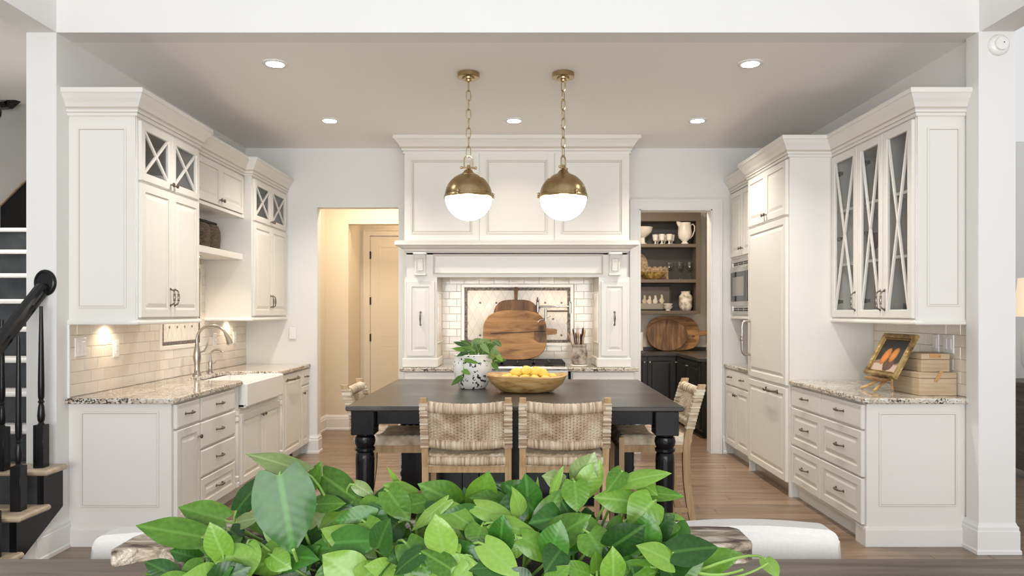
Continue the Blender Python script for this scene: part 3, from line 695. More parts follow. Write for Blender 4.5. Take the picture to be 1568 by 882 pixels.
# ================================================================ tiles
TILE = {}
def tile_obj(parent, T, u0, u1, v0, v1, key):
    """tile meshes are shared; their origin is the tile's lower corner"""
    L, H = round(u1-u0, 4), round(v1-v0, 4)
    k = (key, L, H)
    def dT(u, v, w_):
        a = T(0, 0, 0); b = T(u, v, w_); return (b[0]-a[0], b[1]-a[1], b[2]-a[2])
    if k not in TILE:
        mb = MB(dT); mb.loft(0, L, 0, H, [(0, 0), (0, .004), (.002, .007)], close=False); TILE[k] = mb.mesh('wall_tile', 'tile')
    o = bpy.data.objects.new('tile', TILE[k]); scn.collection.objects.link(o); o.parent = parent
    p = T(u0, v0, 0); f = WL[parent]; o.location = (p[0]-f[0], p[1]-f[1], p[2]-f[2])
    o.rotation_euler = (rng.uniform(-.003, .003), rng.uniform(-.003, .003), rng.uniform(-.003, .003))
    return o
def tiling(parent, T, u0, u1, v0, v1, key, tw=.1524, th=.0762, ex=(), g=.002, shift=0):
    grp = MB(T); grp.box(u0, u1, v0, v1, 0, .003); grp.build('grout_bed', 'grout', parent)
    v = v0; r = 0
    while v < v1-.01:
        vt = min(v+th, v1)
        u = u0-(tw/2 if (r+shift) % 2 else 0)
        while u < u1-.001:
            segs = [(max(u, u0), min(u+tw, u1))]
            for (a, b, c, d) in ex:
                if c < (v+vt)/2 < d:
                    ns = []
                    for (p, q) in segs:
                        if q <= a or p >= b: ns.append((p, q)); continue
                        if p < a: ns.append((p, a))
                        if q > b: ns.append((b, q))
                    segs = ns
            for (p, q) in segs:
                if q-p > .012: tile_obj(parent, T, p+g/2, q-g/2, v+g/2, vt-g/2, key)
            u += tw
        v += th; r += 1
tiling(WALL_L, T_left(XL), YN+.0, YB-.001, .915, .915+.0762*6, 'L', ex=((5.64, 6.40, 1.14, 1.99),))
tiling(WALL_L, T_left(XL), 5.392, 6.473, .915+.0762*6, 1.899, 'L', ex=((5.64, 6.40, 1.14, 1.99),))
tiling(WALL_R, T_right(XR), YN+.0, 5.68, .915, .915+.0762*6+.018, 'R')
mb = MB(T_left(XL)); mb.box(YN-.012, YN, .914, 1.39, 0, .012); mb.build('edge_trim', 'trimw', WALL_L)
mb = MB(T_right(XR)); mb.box(YN-.012, YN, .914, 1.39, 0, .012); mb.build('edge_trim', 'trimw', WALL_R)

def clip(poly, a0, a1, b0, b1):
    for ax, lim, sgn in ((0, a0, 1), (0, a1, -1), (1, b0, 1), (1, b1, -1)):
        out = []
        for i in range(len(poly)):
            p, q = poly[i-1], poly[i]; ip = (p[ax]-lim)*sgn >= 0; iq = (q[ax]-lim)*sgn >= 0
            if ip != iq:
                t_ = (lim-p[ax])/(q[ax]-p[ax]); out.append((p[0]+(q[0]-p[0])*t_, p[1]+(q[1]-p[1])*t_))
            if iq: out.append(q)
        poly = out
        if not poly: return []
    return poly
def mosaic_panel(parent, T, u0, u1, v0, v1, dots, bw=.028, tw=.036, dw=.083, dh=.165):
    """tile frame, dark mosaic border, diamonds and small dark insets"""
    pr = MB(T); pr.frame(u0, u1, v0, v1, .003, .014, tw, .005); pr.build('tile_frame', 'tile', parent)
    a0, a1, b0, b1 = u0+tw, u1-tw, v0+tw, v1-tw
    pr = MB(T); pr.frame(a0+.001, a1-.001, b0+.001, b1-.001, .003, .010, bw, .002); o = pr.build('dark_border', 'dark_tile', parent)
    a0 += bw+.002; a1 -= bw+.002; b0 += bw+.002; b1 -= bw+.002
    q = MB(T); q.box(a0, a1, b0, b1, .003, .0045); q.build('grout_bed', 'grout', parent)
    i = 0; cx = (a0+a1)/2; cy = (b0+b1)/2
    nx = int((a1-a0)/dw)+3; ny = int((b1-b0)/dh)+3
    for ii in range(-nx, nx+1):
        for jj in range(-ny, ny+1):
            if (ii+jj) % 2: continue
            x = cx+ii*dw/2; y = cy+jj*dh/2; g = .0016
            P = clip([(x-dw/2+g, y), (x, y-dh/2+2*g), (x+dw/2-g, y), (x, y+dh/2-2*g)], a0, a1, b0, b1)
            if len(P) < 3: continue
            ar = abs(sum(P[k-1][0]*P[k][1]-P[k][0]*P[k-1][1] for k in range(len(P))))/2
            if ar < 2e-4: continue
            m_ = MB(T); m_.prism(P, .0045, .0075); m_.build('diamond_tile', 'diam', parent)
    for (x, y) in dots:
        m_ = MB(T); m_.bbox(x-.010, x+.010, y-.010, y+.010, .0045, .010, .002); m_.build('inset', 'dark_tile', parent)
mosaic_panel(WALL_L, T_left(XL), 5.64, 6.40, 1.14, 1.86, [(5.80+.135*k, 1.32) for k in range(4)]+[(5.87+.135*k, 1.5) for k in range(3)])

# ================================================================ switch plates
def plate(T, u, v, label, n=1, w_=.072, h=.117, outlet=False, grp='switch plates and outlets'):
    W = w_+(n-1)*.046
    t = thing('outlet_plate' if outlet else 'switch_plate', label, 'outlet' if outlet else 'switch', T(u, v, .008), 0)
    mb = MB(T); mb.loft(u-W/2, u+W/2, v-h/2, v+h/2, [(0, .007), (0, .011), (.004, .0135)]); mb.build('cover', 'plate', t)
    for k in range(n):
        c = u+(k-(n-1)/2)*.046
        m_ = MB(T); m_.loft(c-.0165, c+.0165, v-.034, v+.034, [(0, .0135), (0, .0145), (.002, .016)]); r = m_.build('rocker' if not outlet else 'socket', 'plate', t)
        if outlet:
            for s_ in (-1, 1):
                for q in (-1, 1):
                    m2 = MB(T); m2.box(c+q*.006-.001, c+q*.006+.001, v+s_*.018-.004, v+s_*.018+.004, .0155, .0163); m2.build('slot', 'blackm', r)
    return t
plate(T_left(XL), 4.61, 1.22, 'white double switch plate on the tiles nearest the stairs', 2)
plate(T_left(XL), 5.02, 1.19, 'white outlet on the tiles under the puck light beside the stairs', 1, outlet=True)
plate(T_left(XL), 6.68, 1.19, 'white outlet on the tiles right of the small tap', 1, outlet=True)
plate(T_left(XL), 7.15, 1.19, 'white outlet in the lit tiled corner at the far end of the left worktop', 1, outlet=True)
plate(T_front(YB-.007), -2.255, 1.225, 'white switch on the wall beside the hallway opening', 1)
plate(T_right(XR), 4.84, 1.235, 'single white switch left of the double one above the wooden boxes', 1)
plate(T_right(XR), 4.70, 1.235, 'double white switch plate on the right-hand tiles nearest the pillar', 2)
# ================================================================ hood and mantel
YH = 6.98; TH = T_front(YH); hx0, hx1 = -1.045, 1.10
t = thing('range_hood', 'white panelled hood breast with crown moulding rising to the ceiling above the cooktop', 'hood', (.03, 7.2, 2.12))
mb = MB(); mb.box(hx0, hx1, YH, YB-.001, 2.117, 2.97); mb.box(hx0-.0, hx1+.0, YH+.02, YB-.001, 2.97, ZC-.001); mb.build('body', 'cab', t)
third = (hx1-hx0)/3
for k in range(3):
    a = hx0+k*third; mb = MB(TH)
    mb.loft(a+.004, a+third-.004, 2.125, 2.955, [(0, 0), (0, .012), (.06, .012), (.062, .018, G), (.070, .018, 0), (.074, .010, G), (.080, .009, 0), (.088, .009, G), (.090, .006, 0)], close=False); mb.build('panel', ['cab', 'glaze'], t)
CH_ = [(0, 0), (.012, 0), (.014, .008), (.014, .022), (.024, .024), (.024, .038), (.030, .045), (.036, .060), (.055, .090), (.080, .118), (.088, .124), (.096, .124), (.096, .160), (0, .160)]
mb = MB(); mb.sweep([(hx0, YB-.001), (hx0, YH), (hx1, YH), (hx1, YB-.001)], CH_, 2.953, 1, glaze=(3, 6)); mb.build('crown_moulding', ['cab', 'glaze'], t)
t = thing('mantel_surround', 'white mantel with corbels and panelled pilasters framing the tiled cooking alcove', 'mantel', (.03, 7.2, .915))
YM = 6.985; TM = T_front(YM)
ax0, ax1 = -.735, .81
SH = [(0, 0), (.010, 0), (.014, .008), (.024, .012), (.034, .022), (.040, .034), (.052, .046), (.075, .060), (.100, .068), (.110, .070), (.110, .092), (.104, .098), (.104, .110), (0, .110)]
mb = MB(); mb.sweep([(hx0+.03, YB-.001), (hx0+.03, YM), (hx1-.03, YM), (hx1-.03, YB-.001)], SH, 2.005, 1, glaze=(5, 10)); mb.build('shelf', ['cab', 'glaze'], t)
mb = MB(); mb.box(hx0+.02, hx1-.02, YM, 7.08, 1.775, 2.10); mb.build('lintel', 'cab', t)
mb = MB(TM); mb.loft(-.77, .85, 1.80, 1.995, [(0, 0), (0, .010), (.016, .010, G), (.024, .004, 0)], close=False); mb.build('frieze_panel', ['cab', 'glaze'], t)
mb = MB(); mb.box(hx0+.02, hx1-.02, YM, YB-.001, 1.79+.20, 2.10); mb.box(ax0, ax1, YM+.09, YB-.001, 1.84, 1.86); mb.build('hood_underside', 'cab', t)
for (a, b) in ((hx0-.02, ax0), (ax1, hx1+.025)):
    c = (a+b)/2
    mb = MB(); mb.box(a+.02, b-.0, YM, YB-.001, .915, 1.775) if a < 0 else mb.box(a, b-.02, YM, YB-.001, .915, 1.775)
    p = mb.build('pilaster', 'cab', t)
    a_, b_ = (a+.02, b) if a < 0 else (a, b-.02)
    d = door(p, TM, a_+.02, b_-.02, 1.02, 1.735); pull(TM, (a_+b_)/2, 1.38, d, .12, True)
    mb = MB(); mb.bbox(a_-.02, b_+.012, YM-.03, YB-.001, .915, 1.0, .006); mb.build('plinth', 'cab', p)
    # corbel
    cx = (a_+b_)/2+(.0 if a < 0 else 0)
    mb = MB(lambda u, v, w_: (cx-.05+w_, YM-u, v))
    mb.prism([(0, 1.80), (.035, 1.80), (.045, 1.815), (.050, 1.86), (.060, 1.92), (.085, 1.965), (.095, 1.985), (.095, 2.005), (0, 2.005)], 0, .10)
    mb.T = T_id; mb.bbox(cx-.058, cx+.058, YM-.060, YM, 1.788, 1.808, .004); mb.bbox(cx-.062, cx+.062, YM-.105, YM, 1.985, 2.004, .004)
    cb = mb.build('corbel', 'cab', t)
    m2 = MB(T_front(YM-.050)); m2.loft(cx-.032, cx+.032, 1.83, 1.95, [(0, 0), (0, .010), (.004, .013, G), (.008, .008, 0)], close=False)
    for i, (x, y, z) in enumerate(m2.v): m2.v[i] = (x, y-.28*max(0, z-1.86)**1.2, z)
    m2.build('corbel_panel', ['cab', 'glaze'], cb)
# alcove tiles
tiling(WALL_B, T_front(YB), ax0, ax1, .965, .965+.0762*11, 'B', tw=.1524, ex=((-.54, .615, 1.0925, 1.727),), shift=1)
mosaic_panel(WALL_B, T_front(YB), -.54, .61, 1.0925, 1.727, [(-.345+.166*k, 1.535) for k in range(6)]+[(-.262, 1.37), (.40, 1.37), (-.345, 1.205), (.485, 1.205)])
for (x, sg) in ((ax0, 1), (ax1, -1)):
    mb = MB(lambda u, v, w_, x=x, sg=sg: (x+sg*w_, u, v)); mb.loft(7.02, 7.44, 1.14, 1.64, [(0, 0), (0, .008), (.012, .008), (.016, .003)], close=False); mb.build('alcove_panel', 'tile', WALL_B)
# back counter with base cabinets and rangetop
rx0, rx1 = -.435, .51
for k, (a, b) in enumerate(((-1.08, rx0-.001), (rx1+.001, 1.18))):
    mb = MB(); mb.bbox(a, b, 6.90, YB-.001, .879, .914, .006); o = mb.build('granite_worktop', 'granite'); tag(o, 'granite worktop %s of the cooktop under the mantel' % ('left' if k == 0 else 'right'), 'worktop')
    t = thing('base_cabinet', 'white base cabinet under the granite %s of the cooktop, mostly behind the dark island' % ('left' if k == 0 else 'right'), 'cabinet', ((a+b)/2, 7.2, 0))
    TT = T_front(6.935); a2, b2 = a+.03, b-.03
    mb = MB(); mb.box(a2, b2, 6.935, YB-.001, .10, .878); mb.build('carcass', 'cab', t)
    c = (a2+b2)/2; drawer(t, TT, a2+.01, b2-.01, .715, .868, False)
    for q, (u0, u1) in enumerate(((a2+.01, c), (c, b2-.01))): d = door(t, TT, u0, u1, .115, .705); knob(TT, u1-.03 if q == 0 else u0+.03, .64, d)
t = thing('rangetop', 'stainless gas cooktop with black cast iron grates in the tiled alcove', 'cooktop', ((rx0+rx1)/2, 7.15, .75))
mb = MB(); mb.bbox(rx0, rx1, 6.86, 7.44, .76, .925, .006); mb.build('body', 'steel', t)
mb = MB(); mb.bbox(rx0-.001, rx1+.001, 6.83, 6.88, .895, .93, .012); mb.build('bullnose', 'steel', t)
for k in range(6):
    x = rx0+.09+k*(rx1-rx0-.18)/5
    mb = MB(); mb.lathe([(.024, 0), (.024, -.012), (.018, -.035), (.016, -.036)], (x, 6.861, .83), 16, 'y'); mb.build('control_knob', 'blackm', t)
for k in range(3):
    a = rx0+.02+k*(rx1-rx0-.04)/3; b = a+(rx1-rx0-.04)/3-.006
    for (y0, y1) in ((6.90, 7.15), (7.155, 7.41)):
        mb = MB(lambda u, v, w_: (u, v, w_))
        mb.box(a, b, y0, y0+.012, .945, .965); mb.box(a, b, y1-.012, y1, .945, .965); mb.box(a, a+.012, y0, y1, .945, .965); mb.box(b-.012, b, y0, y1, .945, .965)
        cx, cy = (a+b)/2, (y0+y1)/2
        for q in (-.05, 0, .05): mb.box(a, b, cy+q-.005, cy+q+.005, .950, .966)
        mb.box(cx-.005, cx+.005, y0, y1, .950, .967)
        for fx in (a, b-.012):
            for fy in (y0, y1-.012): mb.box(fx, fx+.012, fy, fy+.012, .924, .946)
        g = mb.build('grate', 'blackm', t)
        m2 = MB(); m2.lathe([(.045, 0), (.045, .010), (.03, .016), (.03, .02)], (cx, cy, .925), 16); m2.build('burner', 'blackm', t)
mb = MB(); mb.box(rx0+.01, rx1-.01, 6.90, 7.42, .10, .759); o = mb.build('oven_base', 'cab', t)
# boards on the cooktop
def board(name, label, cx, cy, z0, w_, h, th, lean, ex, m, handle, cat='cutting board', flat=.0, grp=None):
    """super-ellipse board standing on its edge, leaning back"""
    t = thing(name, label, cat, (cx, cy, z0), 0, grp)
    mb = MB(); n = 44; rings = []
    for (s_, d) in ((.985, 0), (1, .006), (1, th-.006), (.985, th)):
        R = []
        for k in range(n):
            a = 2*math.pi*k/n; c, s2 = math.cos(a), math.sin(a); q = (abs(c)**ex+abs(s2)**ex)**(-1/ex)
            x = c*q*w_/2*s_*(1-flat*s2*q*(1 if s2 > 0 else 0)); z = h/2+s2*q*h/2*s_; R.append((x, -d, z))
        rings.append(R)
    P = sum(rings, []); fs = [tuple(reversed(range(n))), tuple(range(3*n, 4*n))]
    for a in range(3):
        for k in range(n): fs.append((a*n+k, a*n+(k+1) % n, (a+1)*n+(k+1) % n, (a+1)*n+k))
    mb.add(P, fs)
    o = mb.build('board', m, t, local=True); o.rotation_euler.x = -lean
    if handle:
        kind, L, hw, off = handle
        hb = MB()
        if kind == 'up': hb.prism([(-hw/2*.7+off, h-.03), (hw/2*.7+off, h-.03), (hw/2*.8+off, h+L*.6), (hw/2*1.1+off, h+L*.9), (hw/2*.7+off, h+L), (-hw/2*.7+off, h+L), (-hw/2*1.1+off, h+L*.9), (-hw/2*.8+off, h+L*.6)], -th+.003, -.003)
        else: hb.prism([(w_/2-.03, off-hw*.6), (w_/2+L*.8, off-hw/2), (w_/2+L, off-hw*.35), (w_/2+L, off+hw*.35), (w_/2+L*.8, off+hw/2), (w_/2-.03, off+hw*.6)], -th+.003, -.003)
        hb.v = [(x, z_, y) for x, y, z_ in hb.v]
        q = hb.build('handle', m, t, local=True); q.rotation_euler.x = -lean
    return t
b1 = board('cutting_board', 'dark upright wooden bread board with a handle on top, rearmost in the cooking alcove', .02, 7.36, .966, .48, .60, .03, .09, 4.0, 'board2', ('up', .13, .045, 0), flat=.06)
b2 = board('cutting_board', 'large round-cornered worn wooden board with a crack and side handle, leaning over the cooktop', .01, 7.26, .966, .635, .495, .032, .13, 3.0, 'board', ('side', .10, .055, .28))
cr = MB(); cr.tube([(-.24, -.033, .262), (-.1, -.033, .266), (.05, -.033, .272), (.2, -.033, .280), (.3, -.033, .282)], .0036, 5); q = cr.build('crack', 'blackm', b2, local=True); q.rotation_euler.x = -.13
cr = MB(); cr.prism([(.19, .20), (.24, .17), (.312, .17), (.312, .34), (.24, .34), (.19, .30)], 0, .0018); cr.v = [(x, -.0325-z_, y) for x, y, z_ in cr.v]; q = cr.build('repair_patch', 'board2', b2, local=True); q.rotation_euler.x = -.13; q['label'] = 'dark patch beside the handle'
# pot filler
t = thing('pot_filler', 'chrome jointed pot filler tap on the mosaic panel', 'faucet', (.24, 7.44, 1.50))
mb = MB(); mb.lathe([(.03, 0), (.03, -.008), (.014, -.014), (.012, -.10)], (.24, YB-.008, 1.49), 16, 'y'); mb.build('wall_flange', 'chrome', t, smooth=True)
mb = MB(); mb.tube([(.24, 7.36, 1.44), (.24, 7.36, 1.55)], .014, 12); mb.sphere((.24, 7.36, 1.56), .017); mb.tube([(.24, 7.36, 1.52), (.235, 7.33, 1.59)], .006, 8); mb.build('joint', 'chrome', t, smooth=True)
mb = MB(); mb.tube([(.24, 7.36, 1.497), (.56, 7.31, 1.497)], .009, 10); mb.tube([(.56, 7.31, 1.43), (.56, 7.31, 1.53)], .014, 12); mb.sphere((.56, 7.31, 1.535), .014); mb.build('upper_arm', 'chrome', t, smooth=True)
mb = MB(); mb.tube([(.56, 7.31, 1.45), (.315, 7.23, 1.45)], .009, 10); mb.tube([(.315, 7.23, 1.36), (.315, 7.23, 1.48)], .013, 12); mb.tube([(.315, 7.23, 1.375), (.25, 7.22, 1.36), (.24, 7.22, 1.345)], .010, 10); mb.tube([(.315, 7.23, 1.39), (.355, 7.20, 1.40)], .006, 8); mb.build('lower_arm', 'chrome', t, smooth=True)
# utensil crock
t = thing('utensil_crock', 'weathered grey stone crock holding wooden spoons right of the cooktop', 'crock', (.635, 7.12, .915))
mb = MB(); mb.lathe([(.05, 0), (.066, .008), (.080, .05), (.082, .10), (.070, .15), (.068, .172), (.076, .178), (.076, .196), (.066, .196), (.060, .17), (.070, .10), (.045, .02)], (.635, 7.12, .932), 24); mb.build('pot', 'crock', t, smooth=True)
mb = MB(); mb.lathe([(.085, 0), (.09, .010), (.086, .016), (.03, .016)], (.635, 7.12, .915), 24); mb.build('saucer', 'ironstone', t, smooth=True)
for k, (dx, dy, dz, r, m) in enumerate(((-.11, 0, .30, .024, 'spoonl'), (-.06, .02, .34, .022, 'spoond'), (-.01, -.01, .31, .026, 'spoonl'), (.04, .02, .35, .027, 'spoond'), (.055, -.015, .33, .024, 'spoonl'), (.02, .03, .29, .026, 'spoond'), (-.035, -.02, .30, .024, 'spoond'))):
    b0 = Vector((.635+dx*.15, 7.12+dy*.3, .96)); e0 = Vector((.635+dx, 7.12+dy, .94+dz)); d_ = (e0-b0).normalized()
    mb = MB(); mb.tube([b0, b0.lerp(e0, .75)], .006, 8); c = b0.lerp(e0, .86)
    mb.tube([b0.lerp(e0, .70), b0.lerp(e0, .78), c, b0.lerp(e0, .95), e0], [.007, r*.7, r, r*.85, r*.3], 10, flat=.4)
    o = mb.build('wooden_spoon', m, smooth=True); tag(o, ['pale wooden spoon leaning furthest left in the stone crock', 'dark wooden spoon second from the left in the crock', 'pale wooden spoon upright in the middle of the crock', 'tallest dark wooden spoon on the right side of the crock', 'pale wooden spoon leaning furthest right in the crock', 'short dark wooden spoon at the back right of the crock', 'short dark wooden spoon at the front left of the crock'][k], 'spoon', 'wooden spoons in the crock')

# ================================================================ right run
FR = 2.17; TR = T_right(FR); DR = XR-FR-.001
t = thing('drawer_cabinet', 'cream six-drawer base cabinet with a panelled white end beside the right pillar', 'cabinet', (2.48, 5.1, 0))
base_body(t, TR, YN+.014, 5.685, DR); toe(t, TR, YN+.014, 5.685)
panel_end(t, T_front(YN+.014), FR, XR-.001, 0, .878, st=.075, top=.055, bot=.245)
mb = MB(); mb.sweep([(FR, 4.62), (FR, YN), (XR-.001, YN)], [(0, 0), (.012, 0), (.012, .10), (.008, .115), (0, .12)], 0, 1); mb.build('plinth', 'cab', t)
mb = MB(); mb.sweep([(FR+.055, 5.685), (FR+.055, 4.62)], [(0, 0), (.012, 0), (.012, .075), (0, .09)], 0, 1); mb.build('toe_moulding', 'cab', t)
for (u0, u1) in ((4.525, 5.125), (5.13, 5.675)):
    for (a, b, r) in ((.715, .868, False), (.42, .705, True), (.125, .41, True)): drawer(t, TR, u0, u1, a, b, r, .11)
mb = MB(); mb.bbox(2.135, XR-.001, YN-.04, 5.688, .879, .914, .008); o = mb.build('granite_worktop', 'granite'); tag(o, 'granite worktop on the six-drawer cabinet, holding the painting and boxes', 'worktop')
# upper glass cabinet
FU = 2.484; TU = T_right(FU)
t = thing('glass_cabinet', 'cream wall cabinet with three tall crossed-glass doors and a panelled end', 'cabinet', (2.64, 5.1, 1.39))
carcass(t, TU, YN+.014, 5.685, 1.39, 2.66, .314, shelves=(1.80, 2.21))
panel_end(t, T_front(YN+.014), FU, XR-.001, 1.39, 2.66, st=.058, top=.085, bot=.085)
mb = MB(TU); mb.box(YN+.014, YN+.035, 1.39, 2.66, 0, .004); mb.box(YN+.03, 5.685, 2.62, 2.66, 0, .004); mb.box(YN+.03, 5.685, 1.39, 1.405, 0, .004); mb.build('face_frame', 'cab', t)
for k, (a, b) in enumerate(((4.525, 4.885), (4.89, 5.25), (5.255, 5.675))):
    d = glass_door(t, TU, a, b, 1.40, 2.635, fr=.055, bar=.017, lab='tall glass door with elongated crossed mullions')
    pull(TU, (b-.027) if k == 0 else a+.027, 1.52, d, .13, True, h=.03)
    for z in (1.52, 2.0, 2.5):
        h_ = MB(TU); yb = a+.03 if k == 0 else b-.08
        h_.box(yb-.01, yb+.05, z-.012, z+.012, -.03, -.004); h_.lathe([(.016, 0), (.016, .01)], (yb+.045, z, -.03), 12)
        h_.build('hinge', 'pewter', d)
mb = MB(); mb.box(FU+.02, XR-.01, 4.884, 4.892, 1.41, 2.64); mb.build('divider', 'cab', t)
crown(t, [(XR-.001, YN), (FU-.004, YN), (FU-.004, 5.69)], -1)
lightrail(t, [(XR-.001, YN), (FU-.006, YN), (FU-.006, 5.69)], -1, 1.362)
# things behind the glass
for i, (y, x, z) in enumerate([(4.62+.085*k, 2.63+.05*(k % 2), 2.221) for k in range(6)]):
    mb = MB(); mb.lathe([(.028, 0), (.03, .004), (.004, .008), (.004, .06), (.022, .075), (.034, .10), (.036, .14), (.032, .16), (.0315, .16), (.033, .10), (.01, .078)], (x, y, z), 14)
    tag(mb.build('wine_glass', 'glass', smooth=True), 'clear stemmed glass on the top shelf of the glass cabinet, %s from the panelled end' % ['first', 'second', 'third', 'fourth', 'fifth', 'sixth'][i], 'glass', 'clear glasses on the top shelf of the right glass cabinet')
for i, (y, x) in enumerate([(4.62+.11*k, 2.62+.06*(k % 2)) for k in range(6)]):
    mb = MB(); mb.lathe([(.03, 0), (.036, .004), (.042, .09), (.041, .09), (.034, .01)], (x, y, 1.409), 14)
    tag(mb.build('tumbler', 'glass', smooth=True), 'clear tumbler on the bottom shelf of the glass cabinet, %s from the panelled end' % ['first', 'second', 'third', 'fourth', 'fifth', 'sixth'][i], 'glass', 'tumblers at the bottom of the right glass cabinet')
for i, (y, lab) in enumerate(((4.70, 'gold-flecked bowl behind the glass door nearest the pillar'), (5.03, 'gold-flecked bowl behind the middle glass door'))):
    mb = MB(); mb.lathe([(.06, 0), (.095, .01), (.11, .06), (.105, .135), (.10, .135), (.103, .06), (.05, .015)], (2.66, y, 1.811), 22)
    tag(mb.build('bowl', 'goldglass', smooth=True), lab, 'bowl', 'gold bowls behind glass')
t = thing('goblet', 'amber goblet behind the glass door furthest from the camera', 'goblet', (2.64, 5.38, 1.811))
mb = MB(); mb.lathe([(.045, 0), (.045, .004), (.007, .014), (.007, .09)], (2.64, 5.38, 1.811), 16); mb.build('foot', 'board2', t, smooth=True)
mb = MB(); mb.lathe([(.007, .088), (.03, .10), (.045, .15), (.048, .21), (.045, .21), (.04, .14), (.005, .10)], (2.64, 5.38, 1.811), 16); mb.build('cup', 'board2', t, smooth=True)
# fridge tower
FF = 2.145; TF = T_right(FF); DF = XR-FF-.001
t = thing('panelled_refrigerator', 'tall refrigerator behind cream panels, between the drawers and the microwave', 'refrigerator', (2.47, 6.18, 0))
mb = MB(); mb.box(FF, XR-.001, 5.69, 5.715, 0, 2.66); mb.build('side_panel', 'cab', t)
mb = MB(); mb.box(FF, XR-.001, 6.645, 6.67, 0, 2.66); mb.build('side_panel', 'cab', t)
mb = MB(); mb.box(FF+.0, XR-.001, 5.715, 6.645, .10, 2.66); mb.build('carcass', 'cab', t)
mb = MB(); mb.box(FF+.05, FF+.07, 5.715, 6.645, 0, .10); mb.build('toe_kick', 'steel', t)
for k, (a, b) in enumerate(((5.72, 6.18), (6.18, 6.64))):
    d = door(t, TF, a, b, 2.205, 2.635); knob(TF, b-.03 if k == 0 else a+.03, 2.26, d)
d = door(t, TF, 5.72, 6.64, .865, 2.185, name='fridge_door'); 
hb = MB(lambda x, y, z: TF(6.57+x, y, .022+z)); hb.tube([(0, 1.06, 0), (0, 1.06, .05), (0, 1.075, .068), (0, 1.10, .075), (0, 1.21, .075), (0, 1.32, .075), (0, 1.345, .068), (0, 1.36, .05), (0, 1.36, 0)], .011, 10)
for z in (1.195, 1.21, 1.225): hb.sphere((0, z, .075), .018, 10, 8)
hb.build('handle', 'nickel', d, smooth=True)
d = door(t, TF, 5.72, 6.64, .11, .845, name='freezer_drawer'); pull(TF, 6.03, .80, d, .26, m='pewter', r=.009, thick=1.1, h=.045)
crown(t, [(FU, 5.69), (FF-.004, 5.69), (FF-.004, 6.67), (2.24, 6.67)], -1)
# microwave column
FM = 2.225; TMc = T_right(FM)
t = thing('wall_cabinet', 'cream wall cabinet with two doors above the built-in microwave', 'cabinet', (2.51, 7.07, 1.99))
mb = MB(TMc); mb.box(6.672, YB-.002, 1.975, 2.66, -.57, 0); mb.build('carcass', 'cab', t)
for k, (a, b) in enumerate(((6.69, 7.08), (7.08, 7.455))): d = door(t, TMc, a, b, 1.99, 2.635); knob(TMc, b-.03 if k == 0 else a+.03, 2.06, d)
crown(t, [(FM-.004, 6.672), (FM-.004, YB-.002)], -1)
t = thing('microwave', 'built-in stainless microwave with black glass under the wall cabinet', 'microwave', (2.5, 7.07, 1.41))
mb = MB(TMc); mb.box(6.672, YB-.002, 1.40, 1.974, -.57, -.004); mb.box(6.672, YB-.002, 1.375, 1.40, -.57, .012); mb.build('housing', 'cab', t)
u0, u1 = 6.69, 7.445
mb = MB(TMc); mb.frame(u0, u1, 1.415, 1.965, -.003, .016, .035, .004); mb.box(u0, u1, 1.42, 1.96, -.003, .006); mb.build('trim_kit', 'steel', t)
for zz in (1.455, 1.925):
    for q in range(3):
        for c in range(4):
            a = u0+.06+c*.165; mb = MB(TMc); mb.box(a, a+.14, zz-.022+q*.018, zz-.010+q*.018, .005, .008); mb.build('vent_slot', 'blackm', t)
mb = MB(TMc); mb.bbox(u0+.03, u1-.03, 1.50, 1.885, .006, .030, .006); dd = mb.build('door', 'steel', t)
mb = MB(TMc); mb.box(u0+.22, u1-.05, 1.545, 1.835, .030, .033); w_ = mb.build('window_frame', 'glassd', dd)
mb = MB(TMc); mb.box(u0+.30, u1-.12, 1.60, 1.785, .033, .0345); mb.build('window', 'nickel', dd)
mb = MB(TMc); mb.box(u0+.04, u0+.19, 1.545, 1.835, .030, .033); mb.build('control_panel', 'glassd', dd)
t = thing('base_cabinet', 'cream base cabinet with one wide drawer over two doors, below the microwave', 'cabinet', (2.48, 7.07, 0))
base_body(t, TR, 6.672, YB-.002, DR); toe(t, TR, 6.672, YB-.002)
drawer(t, TR, 6.69, 7.455, .715, .868, False, .09, two=True)
for k, (a, b) in enumerate(((6.69, 7.075), (7.075, 7.455))): d = door(t, TR, a, b, .115, .705); knob(TR, b-.03 if k == 0 else a+.03, .635, d)
mb = MB(); mb.bbox(2.14, XR-.001, 6.672, YB-.002, .879, .914, .006); o = mb.build('granite_worktop', 'granite'); tag(o, 'granite worktop in the niche below the microwave', 'worktop')
mb = MB(); mb.box(XR-.012, XR-.001, 6.672, YB-.002, .915, 1.374); mb.build('splash_panel', 'cab', t)

# painting on easel, boxes
def paint_canvas(name, parent, fn, w_, h, T, nu=48, nv=36):
    P = []; fs = []; cols = []
    for j in range(nv+1):
        for i in range(nu+1): P.append(T(i/nu*w_-w_/2, j/nv*h, 0)); cols.append(fn(i/nu, j/nv))
    for j in range(nv):
        for i in range(nu): a = j*(nu+1)+i; fs.append((a, a+1, a+nu+2, a+nu+1))
    me = bpy.data.meshes.new(name); me.from_pydata(P, [], fs); me.materials.append(MT['canvas'])
    ca = me.color_attributes.new('Col', 'FLOAT_COLOR', 'POINT')
    ca.data.foreach_set('color', [c for q in cols for c in (*q, 1)])
    o = bpy.data.objects.new(name, me); scn.collection.objects.link(o); o.parent = parent; return o
def blob(u, v, cx, cy, rx, ry, rot=0):
    x, y = u-cx, v-cy; c, s_ = math.cos(rot), math.sin(rot); x, y = (x*c+y*s_)/rx, (-x*s_+y*c)/ry; return x*x+y*y
